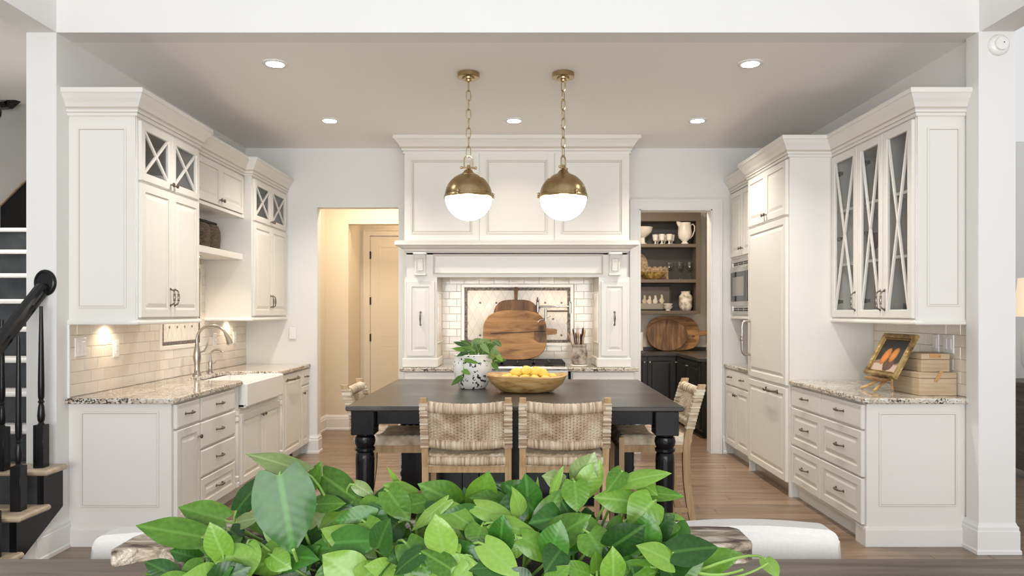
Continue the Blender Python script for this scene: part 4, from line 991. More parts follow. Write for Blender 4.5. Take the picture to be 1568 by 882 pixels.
def still_life(u, v):
    c = (.012, .010, .010)
    if v < .30+.06*math.sin(u*7): c = (.55, .42, .33) if v < .24 else (.30, .17, .12)
    for (cx, cy, rx, ry, rot, col) in ((.50, .20, .10, .20, .4, (.10, .045, .015)), (.66, .22, .10, .16, -.3, (.12, .05, .02)), (.34, .46, .13, .25, -.25, (.62, .20, .03)), (.62, .52, .12, .22, -.2, (.58, .21, .03))):
        d = blob(u, v, cx, cy, rx, ry, rot)
        if d < 1: k = 1.15-.55*d; c = tuple(q*k for q in col)
    return c
t = thing('framed_painting', 'gilt-framed still life of two orange pears leaning back on a small easel', 'painting', (2.46, 4.905, 1.005))
t.rotation_euler = (0, 0, 0)
lean = math.atan2(.15, .28)
def TP(u, v, d): return (v*math.sin(lean)-d*math.cos(lean), -u, v*math.cos(lean)+d*math.sin(lean))   # u toward camera is -Y : u right in the picture
mb = MB(TP); mb.frame(-.205, .205, 0, .318, 0, .030, .032, .010); mb.frame(-.170, .170, .035, .283, .008, .018, .008, .002); mb.build('frame', 'gold', t, local=True)
mb = MB(TP); mb.box(-.17, .17, .035, .283, .002, .008); mb.build('backing', 'blackm', t, local=True)
paint_canvas('canvas', t, still_life, .335, .25, lambda u, v, w_: TP(u, v+.034, .010))
t = thing('table_easel', 'small dark wooden easel holding the gilt-framed still life', 'easel', (2.47, 4.905, .915))
mb = MB()
for s_ in (-1, 1): mb.tube([(2.37, 4.905+s_*.09, .922), (2.42, 4.905+s_*.06, .95), (2.47, 4.905+s_*.04, .985), (2.535, 4.905+s_*.02, 1.10)], .009, 8)
mb.tube([(2.53, 4.905, 1.09), (2.538, 4.905, .922)], .008, 8); mb.build('legs', 'bowlw', t, smooth=True)
mb = MB(); mb.bbox(2.405, 2.47, 4.79, 5.02, .985, 1.003, .004); mb.build('ledge', 'board', t)
for k, (x0, x1, y0, y1, z0, h, lab) in enumerate(((2.55, 2.785, 4.60, 4.92, .915, .145, 'larger pale wooden box with a tan leather tab, standing on the right worktop'), (2.585, 2.765, 4.64, 4.90, 1.0615, .115, 'smaller pale wooden box with a tan leather tab, stacked on the larger box'))):
    t = thing('wooden_box', lab, 'box', ((x0+x1)/2, (y0+y1)/2, z0), 0, 'pale wooden boxes')
    mb = MB(); mb.bbox(x0, x1, y0, y1, z0, z0+h-.038, .002); mb.build('body', 'boxw', t)
    mb = MB(); mb.bbox(x0-.001, x1+.001, y0-.001, y1+.001, z0+h-.036, z0+h, .003); mb.build('lid', 'boxw', t)
    cx = (x0+x1)/2+.0; tb = MB()
    if k == 0: tb.prism([(cx-.028, z0+h-.055), (cx-.008, z0+h-.062), (cx+.028, z0+h+.002), (cx+.010, z0+h+.014)], 0, .004)
    else: tb.prism([(cx-.040, z0+h-.024), (cx+.030, z0+h-.030), (cx+.032, z0+h-.004), (cx-.038, z0+h+.002)], 0, .004)
    tb.v = [(x, y0-.002-z_, y) for x, y, z_ in tb.v]; tab = tb.build('leather_tab', 'leather', t)
    st = MB(); px_, pz = (cx-.012, z0+h-.050) if k == 0 else (cx+.020, z0+h-.017)
    st.lathe([(.005, 0), (.004, -.003)], (px_, y0-.006, pz), 10, 'y'); st.build('stud', 'brass2', tab)

# ================================================================ pantry
PBK = 10.1; SF = 9.80
t = thing('pantry_shelving', 'dark taupe open shelving with three shelves high in the pantry', 'shelving', (1.70, 9.95, 1.40))
mb = MB(); mb.box(.92, 2.50, PBK-.012, PBK-.001, 1.42, 2.78); mb.build('back_panel', 'shelfbk', t)
for x in (.92, 2.44): mb = MB(); mb.box(x, x+.06, SF, PBK-.013, 1.42, 2.78); mb.build('side', 'shelfbr', t)
mb = MB(); mb.box(.92, 2.50, SF-.01, PBK-.013, 2.66, 2.80); mb.build('header', 'shelfbr', t)
for z in (1.46, 1.88, 2.355): mb = MB(); mb.bbox(.98, 2.44, SF-.005, PBK-.013, z-.045, z, .003); mb.build('shelf', 'shelfbr', t)
YS = 9.93
def item(name, lab, cat, prof, x, z, m, grp=None, n=22, y=YS, handle=None):
    mb = MB(); mb.lathe(prof, (x, y, z), n)
    if handle is None: o = mb.build(name, m, smooth=True); return tag(o, lab, cat, grp)
    t = thing(name, lab, cat, (x, y, z), 0, grp); mb.build('body', m, t, smooth=True)
    h = MB(); h.tube(handle, .011, 8, flat=.7); h.build('handle', m, t, smooth=True); return t
item('footed_bowl', 'large white footed bowl at the left end of the top pantry shelf', 'bowl', [(.06, 0), (.065, .01), (.035, .03), (.03, .09), (.07, .12), (.12, .17), (.14, .235), (.135, .235), (.11, .18), (.03, .125)], 1.745, 2.355, 'ironstone')
for k, (dx, dy) in enumerate(((0, 0), (.075, -.06), (.135, .06), (.045, .08), (.175, -.06), (.23, .03))):
    item('footed_cup', 'small white footed cup between the footed bowl and pitcher, %s' % ['leftmost', 'front row left', 'rear row centre', 'rear row left', 'front row right', 'rightmost'][k], 'cup', [(.026, 0), (.027, .006), (.010, .02), (.012, .04), (.032, .055), (.038, .10), (.042, .135), (.039, .135), (.034, .08), (.01, .058)], 1.92+dx, 2.356, 'ironstone', 'white footed cups in the pantry', 16, YS+dy)
t = item('pitcher', 'large white ironstone pitcher on the right of the top pantry shelf', 'pitcher', [(.045, 0), (.05, .012), (.03, .03), (.045, .045), (.080, .08), (.092, .14), (.086, .22), (.080, .275), (.083, .285), (.076, .285), (.078, .20), (.08, .12), (.04, .06)], 2.295, 2.355, 'ironstone', handle=[(2.37, YS-.1, 2.60), (2.40, YS-.1, 2.625), (2.425, YS-.1, 2.60), (2.427, YS-.1, 2.54), (2.40, YS-.1, 2.47), (2.37, YS-.1, 2.43)], y=YS-.1)
mb = MB(); mb.tube([(2.25, YS-.1, 2.60), (2.225, YS-.1, 2.625), (2.200, YS-.1, 2.65), (2.190, YS-.1, 2.665)], [.05, .036, .022, .010], 12); mb.build('spout', 'ironstone', t, smooth=True)
# middle shelf
t = thing('round_basket_tray', 'round brown woven tray standing upright at the left of the middle pantry shelf', 'tray', (1.62, 10.03, 1.88))
mb = MB(); mb.lathe([(.20, 0), (.20, -.012), (.17, -.02), (.02, -.02)], (1.64, 10.05, 2.08), 32, 'y'); mb.build('disc', 'seagrass', t)
t = thing('scalloped_tray', 'long brown woven tray with a scalloped rim on the middle pantry shelf', 'tray', (1.85, 9.99, 1.88))
mb = MB(T_front(10.02)); mb.box(1.60, 2.11, 1.881, 2.03, 0, .02)
for k in range(7):
    cx = 1.636+k*.073; mb.prism([(cx+.036*math.cos(math.pi*q/8), 2.03+.036*math.sin(math.pi*q/8)) for q in range(9)], 0, .02)
mb.build('tray_body', 'seagrass', t)
t = thing('glass_bowl', 'low amber fluted glass dish in front of the woven trays', 'dish', (1.90, 9.90, 1.88))
mb = MB(); P = []; fs = []; n = 40
for r, h in ((.08, 0), (.12, .02), (.165, .07), (.19, .10), (.182, .10), (.155, .07), (.10, .03)):
    for k in range(n):
        a = 2*math.pi*k/n; q = r*(1+(.05*math.sin(a*10) if h > .04 else 0)); P.append((1.88+q*math.cos(a), 9.90+q*.55*math.sin(a), 1.881+h))
for a in range(6):
    for k in range(n): fs.append((a*n+k, a*n+(k+1) % n, (a+1)*n+(k+1) % n, (a+1)*n+k))
fs += [tuple(range(n)), tuple(range(6*n, 7*n))]
mb.add(P, fs); mb.build('dish_body', 'goldglass', t, smooth=True)
for k, (x, y) in enumerate(((2.045+.05, 9.88), (2.15, 9.99), (2.235, 9.88), (2.285, 9.99), (2.365, 9.88), (2.41, 9.99))):
    item('wine_glass', 'clear wine glass on the middle pantry shelf, %s' % ['leftmost in the front row', 'leftmost in the back row', 'middle of the front row', 'middle of the back row', 'rightmost in the front row', 'rightmost in the back row'][k], 'glass', [(.034, 0), (.034, .003), (.005, .010), (.004, .10), (.02, .115), (.036, .14), (.040, .17), (.034, .235), (.0335, .235), (.038, .17), (.005, .118)], x, 1.881, 'glass', 'wine glasses in the pantry', 16, y)
# lower shelf: pears painting, small bowls, urn, teal glass
def pears(u, v):
    c = (.05+.05*v, .042+.04*v, .034+.035*v)
    if v < .26: c = (.26, .23, .19)
    for (cx, cy, col) in ((.20, .36, (.40, .34, .24)), (.36, .34, (.50, .44, .32)), (.54, .36, (.55, .50, .42)), (.74, .38, (.48, .42, .31))):
        for (dx, dy, rx, ry) in ((0, 0, .075, .11), (.01, .15, .035, .12)):
            if blob(u, v, cx+dx, cy+dy, rx, ry, .1) < 1: c = tuple(q*(1.1-.5*max(0, (u-cx)/.1)) for q in col)
    return c
t = thing('framed_painting', 'black-framed painting of pale pears on the lowest pantry shelf', 'painting', (1.90, 9.93, 1.46))
TT = T_front(9.99); mb = MB(lambda u, v, w_: (u, w_*-1, v)); mb.frame(-.235, .235, 0, .345, 0, .022, .022, .004); mb.box(-.22, .22, .01, .335, 0, .004); mb.build('frame', 'blackm', t, local=True)
paint_canvas('canvas', t, pears, .43, .305, lambda u, v, w_: (u, -.006, v+.02))
for k in range(2): item('small_bowl', 'small white bowl %s by the pears painting' % ('at the bottom of the stack of two' if k == 0 else 'on top of the other'), 'bowl', [(.03, 0), (.034, .004), (.03, .012), (.055, .035), (.068, .06), (.065, .06), (.05, .035), (.01, .015)], 2.075, 1.46+.038*k, 'ironstone', 'stacked bowls by the painting', y=9.86)
item('urn', 'aged cream ceramic urn on the right of the lowest pantry shelf', 'urn', [(.06, 0), (.07, .01), (.088, .05), (.092, .15), (.088, .20), (.062, .225), (.058, .24), (.066, .26), (.06, .262), (.05, .22), (.07, .1)], 2.33, 1.46, 'urn')
item('tumbler', 'small teal glass tumbler left of the pears painting', 'glass', [(.03, 0), (.034, .005), (.036, .10), (.034, .10), (.03, .01)], 1.625, 1.46, 'bluegl')
# black base run
t = thing('pantry_cabinet', 'glossy black base cabinet with panelled doors along the pantry back wall', 'cabinet', (1.7, 9.8, 0))
YF = 9.52; TPn = T_front(YF)
mb = MB(); mb.box(.92, 2.12, YF, PBK-.001, .08, .878); mb.build('carcass', 'espresso', t)
mb = MB(); mb.box(.92, 2.12, YF+.06, YF+.08, 0, .08); mb.build('toe_kick', 'blackm', t)
for (a, b, kx) in ((1.00, 1.36, 0), (1.37, 1.725, 1.695), (1.735, 2.10, 1.765)):
    d = door(t, TPn, a, b, .10, .86, m=('espresso', 'blackm'))
    if kx: knob(TPn, kx, .79, d, 'nickel')
t = thing('pantry_cabinet', 'glossy black base cabinet along the right-hand pantry wall', 'cabinet', (2.4, 8.9, 0))
TPr = T_right(2.13); mb = MB(); mb.box(2.13, 2.649, 8.3, PBK-.001, .08, .878); mb.build('carcass', 'espresso', t)
mb = MB(); mb.box(2.19, 2.21, 8.3, 9.5, 0, .08); mb.build('toe_kick', 'blackm', t)
for (a, b) in ((8.32, 8.90), (8.91, 9.49)): d = door(t, TPr, a, b, .10, .86, m=('espresso', 'blackm')); knob(TPr, b-.03, .79, d, 'nickel')
mb = MB(); mb.prism([(.92, YF-.03), (2.10, YF-.03), (2.10, 8.27), (2.649, 8.27), (2.649, PBK-.002), (.92, PBK-.002)], .879, .914); o = mb.build('black_worktop', 'soap'); tag(o, 'black stone worktop turning the corner of the pantry', 'worktop')
mb = MB(); mb.box(.92, 2.649, PBK-.022, PBK-.002, .915, .96); o = mb.build('black_upstand', 'soap'); tag(o, 'low black stone upstand along the pantry wall', 'upstand')
board('cutting_board', 'large rectangular dark board with a side handle at the back of the pantry worktop', 2.17, 9.97, .9145, .72, .475, .028, .12, 3.2, 'board', ('side', .11, .05, .24), flat=.08)
board('cutting_board', 'oval brown wooden board in front of the large board on the pantry worktop', 2.075, 9.90, .9145, .55, .425, .028, .12, 2.1, 'board2', ('side', .10, .03, .20))
mb = MB(); mb.lathe([(.07, 0), (.07, .008), (.012, .012), (.012, .27), (.016, .28), (.004, .29)], (1.655, 9.75, .915), 18)
t = thing('paper_towel_holder', 'white paper towel roll standing at the left of the pantry worktop', 'paper towel', (1.655, 9.75, .915)); mb.build('stand', 'nickel', t, smooth=True)
mb = MB(); mb.lathe([(.062, .012), (.065, .014), (.065, .255), (.062, .257), (.02, .257)], (1.655, 9.75, .915), 24); mb.build('roll', 'paper', t, smooth=True)

# ================================================================ recessed lamps, pendants, detector
for k, (x, y) in enumerate(((-1.607, 4.92), (1.59, 4.92), (-1.607, 6.38), (0.0, 6.38), (1.60, 6.38))):
    t = thing('recessed_light', ['round recessed ceiling light nearest the left header corner', 'round recessed ceiling light nearest the right header corner', 'round recessed ceiling light at the far left', 'round recessed ceiling light between the pendants', 'round recessed ceiling light at the far right'][k], 'ceiling light', (x, y, ZC-.006), 0, 'recessed ceiling lights')
    mb = MB(); mb.lathe([(.085, .006), (.085, .002), (.078, -.003), (.060, -.004), (.056, .001)], (x, y, ZC-.006), 28); mb.build('trim_ring', 'trimw', t, smooth=True)
    mb = MB(); mb.lathe([(.057, -.0045), (.050, -.006)], (x, y, ZC-.006), 24); mb.build('lens', 'lamp', t)
def pendant(x, y, lab, rot):
    t = thing('globe_pendant', lab, 'pendant lamp', (x, y, 2.08), 0, 'brass and opal globe pendants')
    R = .163; zc = 2.245
    mb = MB(); mb.lathe([(.072, 0), (.078, -.003), (.078, -.032), (.074, -.036), (.045, -.037), (.042, -.046), (.022, -.048), (.018, -.060), (.006, -.064)], (x, y, ZC-.001), 32); mb.build('canopy', 'brass', t, smooth=True)
    mb = MB(); mb.lathe([(R*math.sin(a), -R*math.cos(a)) for a in [math.pi*k/40 for k in range(0, 21)]]+[(R*.97, .001)], (x, y, zc), 40); mb.build('opal_globe', 'opal', t, smooth=True)
    mb = MB(); mb.lathe([((R+.003)*math.cos(a), (R+.003)*math.sin(a)) for a in [math.pi/2*k/16 for k in range(0, 15)]], (x, y, zc+.004), 40)
    dome = mb.build('dome', 'brass', t, smooth=True)
    mb = MB(); mb.lathe([(R+.002, -.010), (R+.010, -.009), (R+.011, -.003), (R+.006, .003), (R+.005, .018), (R+.002, .020)], (x, y, zc+.002), 40); mb.build('rim', 'brass', dome, smooth=True)
    for k in range(3):
        a = rot+k*2*math.pi/3; c, s_ = math.cos(a), math.sin(a)
        mb = MB(); mb.sphere((x+c*(R+.012), y+s_*(R+.012), zc+.022), .010, 10, 8); mb.sphere((x+c*(R+.014), y+s_*(R+.014), zc+.004), .008, 10, 8); mb.tube([(x+c*(R+.008), y+s_*(R+.008), zc+.034), (x+c*(R+.015), y+s_*(R+.015), zc-.010)], .005, 8); mb.build('clasp', 'brass2', dome, smooth=True)
    mb = MB(); mb.lathe([(.052, .150), (.052, .160), (.047, .166), (.040, .170), (.030, .186), (.022, .190), (.012, .200), (.010, .225)], (x, y, zc), 24); mb.build('cap', 'brass', t, smooth=True)
    mb = MB(); z0 = zc+.205; s_ = .030
    dx, dy = math.cos(rot), math.sin(rot)
    mb.tube([(x-dx*.05, y-dy*.05, z0), (x+dx*.05, y+dy*.05, z0)], .0065, 8); 
    for q in (-1, 1): mb.sphere((x+q*dx*.05, y+q*dy*.05, z0), .010, 10, 8)
    pts = [(x-dx*s_, y-dy*s_, z0-.008), (x-dx*s_, y-dy*s_, z0+.055)]+[(x-dx*s_*math.cos(math.pi*k/8), y-dy*s_*math.cos(math.pi*k/8), z0+.055+s_*math.sin(math.pi*k/8)) for k in range(1, 8)]+[(x+dx*s_, y+dy*s_, z0+.055), (x+dx*s_, y+dy*s_, z0-.008)]
    mb.tube(pts, .0055, 8); mb.build('shackle', 'brass2', t, smooth=True)
    # chain: links turn by a quarter, drawn as long rectangles with round ends
    zt = ZC-.062; zb = z0+.080; n = 8; L = (zt-zb)/n
    for k in range(n):
        c0 = zt-L*(k+.5); hl = L/2+.006; hw = .015; a = rot+(0 if k % 2 else math.pi/2)
        ax, ay = math.cos(a), math.sin(a); pts = []
        for q in range(16):
            b_ = 2*math.pi*q/16; cu, su = math.cos(b_), math.sin(b_); e = (abs(cu)**5+abs(su)**5)**(-.2)
            pts.append((x+ax*hw*cu*e, y+ay*hw*cu*e, c0+hl*su*min(e, 1.0)*1.0))
        mb = MB(); mb.tube(pts, .0040, 6, closed=True); mb.build('chain_link', 'brass2', t, smooth=True)
    return t
pendant(-.318, 5.12, 'brass and opal globe pendant on a chain, the left of the two', .15)
pendant(.345, 5.12, 'brass and opal globe pendant on a chain, the right of the two', 1.0)
t = thing('smoke_detector', 'round white smoke detector high on the right pillar', 'smoke detector', (2.885, YP-.022, 3.03))
mb = MB(); mb.lathe([(.062, 0), (.062, -.012), (.055, -.022), (.040, -.028), (.037, -.040), (.004, -.042)], (2.885, YP-.021, 3.03), 28, 'y'); mb.build('cover', 'plate', t, smooth=True)
mb = MB(); mb.lathe([(.004, -.042), (.003, -.0435)], (2.895, YP-.021, 3.035), 10, 'y'); mb.build('sensor', 'blackm', t)
# ================================================================ island table
TX, TY = .015, 4.905
RZ = math.radians(-.9)
isl = thing('island_table', 'black farmhouse island table with turned legs and a worn dark stone-grey top', 'table', (TX, TY, 0), RZ)
def turned(mb, x, y, prof, n=24): mb.lathe(prof, (x, y, 0), n)
mb = MB(); mb.bbox(-.945, .945, -.835, .835, .886, .914, .007); mb.build('tabletop', 'soap', isl, local=True)
mb = MB()
for s_ in (-1, 1):
    mb.box(-.78, .78, s_*.745-.014, s_*.745+.014, .805, .8855); mb.box(s_*.855-.014, s_*.855+.014, -.70, .70, .805, .8855)
mb.build('apron', 'black', isl, local=True)
LEG = [(.040, 0), (.046, .01), (.050, .06), (.054, .12), (.046, .15), (.044, .165), (.054, .18), (.056, .20), (.048, .215), (.044, .225), (.050, .24), (.044, .27), (.046, .34), (.052, .48), (.054, .60), (.052, .635), (.046, .645), (.057, .655), (.057, .668), (.048, .675), (.056, .69), (.060, .71), (.055, .732), (.046, .738), (.054, .744), (.054, .750)]
for sx in (-1, 1):
    for sy in (-1, 1):
        mb = MB(); mb.lathe(LEG, (sx*.853, sy*.745, 0), 24); mb.bbox(sx*.853-.066, sx*.853+.066, sy*.745-.066, sy*.745+.066, .748, .8855, .004)
        mb.build('leg', 'black', isl, smooth=True, local=True)
cb = MB(); cb.box(-.56, .56, -.33, .50, .06, .885); cb.box(-.54, .54, -.30, .48, 0, .06); cb.box(-.80, .80, .17, .68, .04, .885); base_ = cb.build('storage_base', 'black', isl, local=True)
for k in range(4):
    a = -.56+k*.28; mb = MB(lambda u, v, w_: (u, -.33-w_, v)); mb.loft(a+.004, a+.276, .08, .72, [(0, 0), (0, .012), (.045, .012), (.052, .003), (.06, .003)], close=False); q = mb.build('front_panel', 'black', base_, local=True)
for s_ in (-1, 1):
    for k in range(1):
        mb = MB(lambda u, v, w_, s_=s_: (s_*(.56+w_), u, v)); a = -.33+k*.415; mb.loft(a+.004, a+.49, .08, .72, [(0, 0), (0, .012), (.05, .012), (.057, .003), (.06, .003)], close=False); mb.build('side_panel', 'black', base_, local=True)

# ================================================================ counter stools (local frame: sitter faces +Y, back at y<0)
def make_stool(lab):
    t = thing('woven_stool', lab, 'stool', (0, 0, 0), 0, 'woven rattan counter stools round the island')
    W = .225
    def backy(z):    # curve of the back posts
        return -.215-.10*max(0, (z-.58)/.40)**1.3*1.0-.065*max(0, (.45-z)/.45)**1.4
    for s_ in (-1, 1):
        mb = MB(); P = []; fs = []
        zs = [0, .12, .25, .38, .50, .60, .68, .78, .88, .955, .985]
        for i, z in enumerate(zs):
            y = backy(z); a = .0175; d = .022 if z > .2 else .018
            for (dx, dy) in ((-a, -d), (a, -d), (a, d), (-a, d)): P.append((s_*W+dx, y+dy, z))
            if i:
                b = 4*(i-1)
                for j in range(4): fs.append((b+j, b+(j+1) % 4, b+4+(j+1) % 4, b+4+j))
        fs += [(3, 2, 1, 0), tuple(range(len(P)-4, len(P)))]
        mb.add(P, fs); leg = mb.build('back_leg', 'oak', t, local=True)
        mb = MB(); P = []; fs = []; zs = [.705+k*.0105 for k in range(25)]
        for i, z in enumerate(zs):
            y = backy(z); a = .0205+(.0025 if i % 2 else 0); d = .0255+(.0025 if i % 2 else 0)
            for (dx, dy) in ((-a, -d), (a, -d), (a, d), (-a, d)): P.append((s_*W+dx, y+dy, z))
            if i:
                b = 4*(i-1)
                for j in range(4): fs.append((b+j, b+(j+1) % 4, b+4+(j+1) % 4, b+4+j))
        fs += [(3, 2, 1, 0), tuple(range(len(P)-4, len(P)))]
        mb.add(P, fs); mb.build('rattan_wrap', 'rattan_post', leg, local=True)
        mb = MB(); mb.bar((s_*W, .19, 0), (s_*W, .19, .655), .032, .032, (0, 1, 0)); mb.build('front_leg', 'oak', t, local=True)
        mb = MB(); mb.bar((s_*W, -.205, .585), (s_*W, .19, .585), .024, .045); mb.build('side_rail', 'oak', t, local=True); mb = MB(); mb.bar((s_*W, -.235, .20), (s_*W, .19, .20), .02, .028); mb.build('stretcher', 'oak', t, local=True)
    mb = MB(); mb.bar((-W, -.212, .59), (W, -.212, .59), .024, .045, (0, 0, 1)); mb.build('back_rail', 'oak', t, local=True)
    mb = MB(); mb.bar((-W, .19, .59), (W, .19, .59), .024, .045); mb.build('front_rail', 'oak', t, local=True); mb = MB(); mb.bar((-W, .19, .26), (W, .19, .26), .024, .03); mb.build('footrest', 'oak', t, local=True)
    # two wrapped rolls of the back (bowed backwards)
    for (z, r, nm) in ((.937, .030, 'top_roll'), (.735, .026, 'lower_roll')):
        pts = []; rs = []
        for k in range(49):
            u = k/48*2-1; pts.append((u*(W-.018), backy(z)-.012*(1-u*u)*2.0+.0, z-.012*(1-u*u))); rs.append(r*(1+.05*((k*7) % 3-1)))
        mb = MB(); mb.tube(pts, rs, 12, flat=1.0); mb.build(nm, 'rattan_wrap', t, smooth=True, local=True)
    # woven panel between the rolls: weft strands pass over and under warp strands
    mb = MB(); nw = 21; z0, z1 = .757, .915
    warps = [-.185+.37*k/(nw-1) for k in range(nw)]
    nr = 18
    for j in range(nr):
        z = z0+(z1-z0)*(j+.5)/nr; pts = []
        for k in range(-1, 2*nw):
            u = -.205+.41*(k+1)/(2*nw); bow = -.024*(1-(u/.205)**2)
            pts.append((u, backy(z)+bow+.0045*math.sin(math.pi*(k/2+j)), z-.012*(1-(u/.205)**2)))
        mb.tube(pts, .0031, 4)
    for k, u in enumerate(warps):
        for q in (-.0028, .0028):
            pts = [(u+q, backy(z0+(z1-z0)*i/8)-.024*(1-(u/.205)**2), z0+(z1-z0)*i/8-.012*(1-(u/.205)**2)) for i in range(9)]
            mb.tube(pts, .0024, 4)
    o = mb.build('woven_panel', 'rattan', t, local=True); o['kind'] = 'stuff'
    # seat: bundles of woven rattan over the frame
    mb = MB(); P = []; fs = []; nx, ny = 44, 30
    for j in range(ny+1):
        for i in range(nx+1):
            u = i/nx*2-1; v = j/ny*2-1
            e = min(1, (1-abs(u))*9)**.5*min(1, (1-abs(v))*7)**.5
            zz = .628+.042*e-.018*(1-u*u)*(1-v*v)+.0045*math.sin(i*math.pi/2)*math.sin(j*math.pi/1.5+.6)*e
            P.append((u*(W+.008), -.015+v*.225, zz))
    for j in range(ny):
        for i in range(nx): a = j*(nx+1)+i; fs.append((a, a+1, a+nx+2, a+nx+1))
    mb.add(P, fs); b0 = len(mb.v)
    mb.box(-W-.006, W+.006, -.236, .206, .606, .630)
    mb.build('woven_seat', 'rattan', t, smooth=True, local=True)
    # wrapped edge rolls of the seat
    mb = MB(); mb.tube([(-W+.015+(2*W-.03)*k/40, -.236-.004*math.sin(math.pi*k/40), .636-.004*math.sin(math.pi*k/40)) for k in range(41)], [.024*(1+.05*((k*5) % 3-1)) for k in range(41)], 10)
    mb.build('seat_roll', 'rattan_wrap', t, smooth=True, local=True)
    return t
st0 = make_stool('left of the two rattan counter stools in front of the island, back towards us')
spots = ((-.256, 4.20, 0, st0['label']), (.272, 4.20, 0, 'right of the two rattan counter stools in front of the island, back towards us'),
         (-.745, 4.80, -math.pi/2, 'woven rattan counter stool at the left end of the island, by the hallway opening'), (.865, 4.82, math.pi/2, 'woven rattan counter stool at the right end of the island, seen side-on'))
for k, (x, y, a, lab) in enumerate(spots):
    o = st0 if k == 0 else copy_tree(st0)
    o.location = (x, y, 0); o.rotation_euler = (0, 0, a); o['label'] = lab

# ================================================================ leaves
def leaf_mesh(name, m, curl=.25, fold=.35, wav=.03, asp=.72, twist=0.0):
    """heart-shaped leaf, base at origin, tip at y=1, unit length; UV.x = signed distance from the midrib"""
    nl, nw = 14, 6; P = []; uv = []; fs = []
    for i in range(nl+1):
        t_ = i/nl
        w_ = asp*.5*max(0, math.sin(math.pi*(.15+.85*t_)**.86))**.82*(1-.30*t_**5)
        w_ = max(w_, .002)
        for j in range(-nw, nw+1):
            s_ = j/nw; x = s_*w_
            y = t_-(.20*abs(s_)**1.2-.09*abs(s_)**4)*(1-t_)**3.5
            z = -curl*(t_-.15)**2+fold*abs(x)*.55-.45*fold*(x/(asp*.5))**2*asp+wav*math.sin(t_*11+s_*2)*abs(s_)**2
            a = twist*t_; P.append((x*math.cos(a)-z*math.sin(a), y, x*math.sin(a)+z*math.cos(a))); uv.append((x, t_))
    k = 2*nw+1
    for i in range(nl):
        for j in range(2*nw): a = i*k+j; fs.append((a, a+1, a+k+1, a+k))
    me = bpy.data.meshes.new(name); me.from_pydata(P, [], fs); me.materials.append(MT[m])
    l = me.uv_layers.new(name='UVMap')
    for lp in me.loops: l.data[lp.index].uv = uv[lp.vertex_index]
    me.polygons.foreach_set('use_smooth', [True]*len(fs))
    return me
LV = {}
def get_leaf(kind, var):
    k = (kind, var)
    if k not in LV:
        r = random.Random(hash((len(kind), ord(kind[0]), var)) & 0xffff)
        LV[k] = leaf_mesh('leaf', 'leaf_'+kind, r.uniform(.05, .35), r.uniform(-.1, .28), r.uniform(.008, .03), .76, r.uniform(-.3, .3))
    return LV[k]
def put_leaf(parent, base, tip, wpx_m, kind, var, nrm, name='leaf'):
    """width in metres; scale x,z about the leaf's own axis"""
    base, tip = Vector(base), Vector(tip); d = tip-base; L = d.length; y = d.normalized()
    z = Vector(nrm)-y*Vector(nrm).dot(y); z.normalize(); x = y.cross(z)
    o = bpy.data.objects.new(name, get_leaf(kind, var)); scn.collection.objects.link(o); o.parent = parent
    R = Matrix((x, y, z)).transposed(); o.rotation_euler = R.to_euler(); o.scale = (wpx_m/.76, L, (wpx_m/.76+L)/2)
    f = WL[parent]; o.location = (base.x-f[0], base.y-f[1], base.z-f[2]); WL[o] = tuple(base)
    return o
def stem(parent, pts, r=.0028):
    pts = [Vector(p) for p in pts]
    if len(pts) == 3:
        a, b, c = pts; pts = [a*(1-t_)**2+b*2*t_*(1-t_)+c*t_*t_ for t_ in [k/6 for k in range(7)]]
    mb = MB(); mb.tube(pts, [r*(1.15-.4*k/len(pts)) for k in range(len(pts))], 6); return mb.build('stem', 'stem', parent, smooth=True)

# ================================================================ speckled pot with its plant, dough bowl with lemons
px0, py0 = -.285, 5.06
mb = MB(); mb.lathe([(.080, 0), (.092, .006), (.118, .06), (.134, .13), (.136, .18), (.128, .225), (.132, .232), (.124, .236), (.118, .225), (.122, .17), (.05, .16)], (px0, py0, .9145), 40)
pot = mb.build('speckled_pot', 'speckle', smooth=True); tag(pot, 'round white pot with black speckles and splashes on the island', 'pot')
t = thing('pothos_plant', 'trailing variegated green plant growing in the speckled pot on the island', 'plant', (px0, py0, 1.075))
mb = MB(); mb.lathe([(.110, 0), (.112, .018), (.02, .024)], (px0, py0, 1.085), 20); mb.build('soil', 'soil', t)
isl_leaves = [ # base px, tip px, width px, depth
 ((716, 530), (694, 523), 7, 5.0, 'dark'), ((718, 536), (690, 533), 8, 4.98, 'mid'), ((718, 538), (698, 544), 7, 4.96, 'dark'), ((722, 530), (706, 520), 8, 5.06, 'mid'),
 ((722, 527), (738, 519), 12, 5.05, 'var'), ((728, 537), (709, 530), 10, 5.0, 'mid'), ((735, 523), (752, 524), 11, 5.02, 'var'), ((738, 545), (744, 522), 13, 5.0, 'var'), ((746, 545), (751, 519), 10, 5.03, 'mid'),
 ((750, 532), (768, 542), 8, 5.0, 'mid'), ((757, 522), (768, 530), 9, 5.0, 'var'), ((752, 548), (760, 529), 10, 4.97, 'var'), ((756, 553), (774, 549), 9, 5.0, 'mid'), ((755, 556), (763, 568), 8, 4.95, 'mid'),
 ((733, 540), (726, 522), 10, 5.02, 'var'), ((742, 534), (733, 519), 9, 5.08, 'mid'), ((712, 551), (733, 556), 7, 4.90, 'mid'), ((709, 567), (720, 572), 8, 4.89, 'light'), ((707, 577), (691, 589), 8, 4.88, 'mid'), ((728, 545), (716, 537), 8, 4.98, 'mid'), ((762, 545), (770, 552), 8, 4.96, 'light'), ((745, 538), (760, 520), 10, 5.06, 'mid'), ((715, 545), (704, 537), 7, 5.02, 'mid'), ((738, 528), (750, 540), 9, 4.95, 'var')]
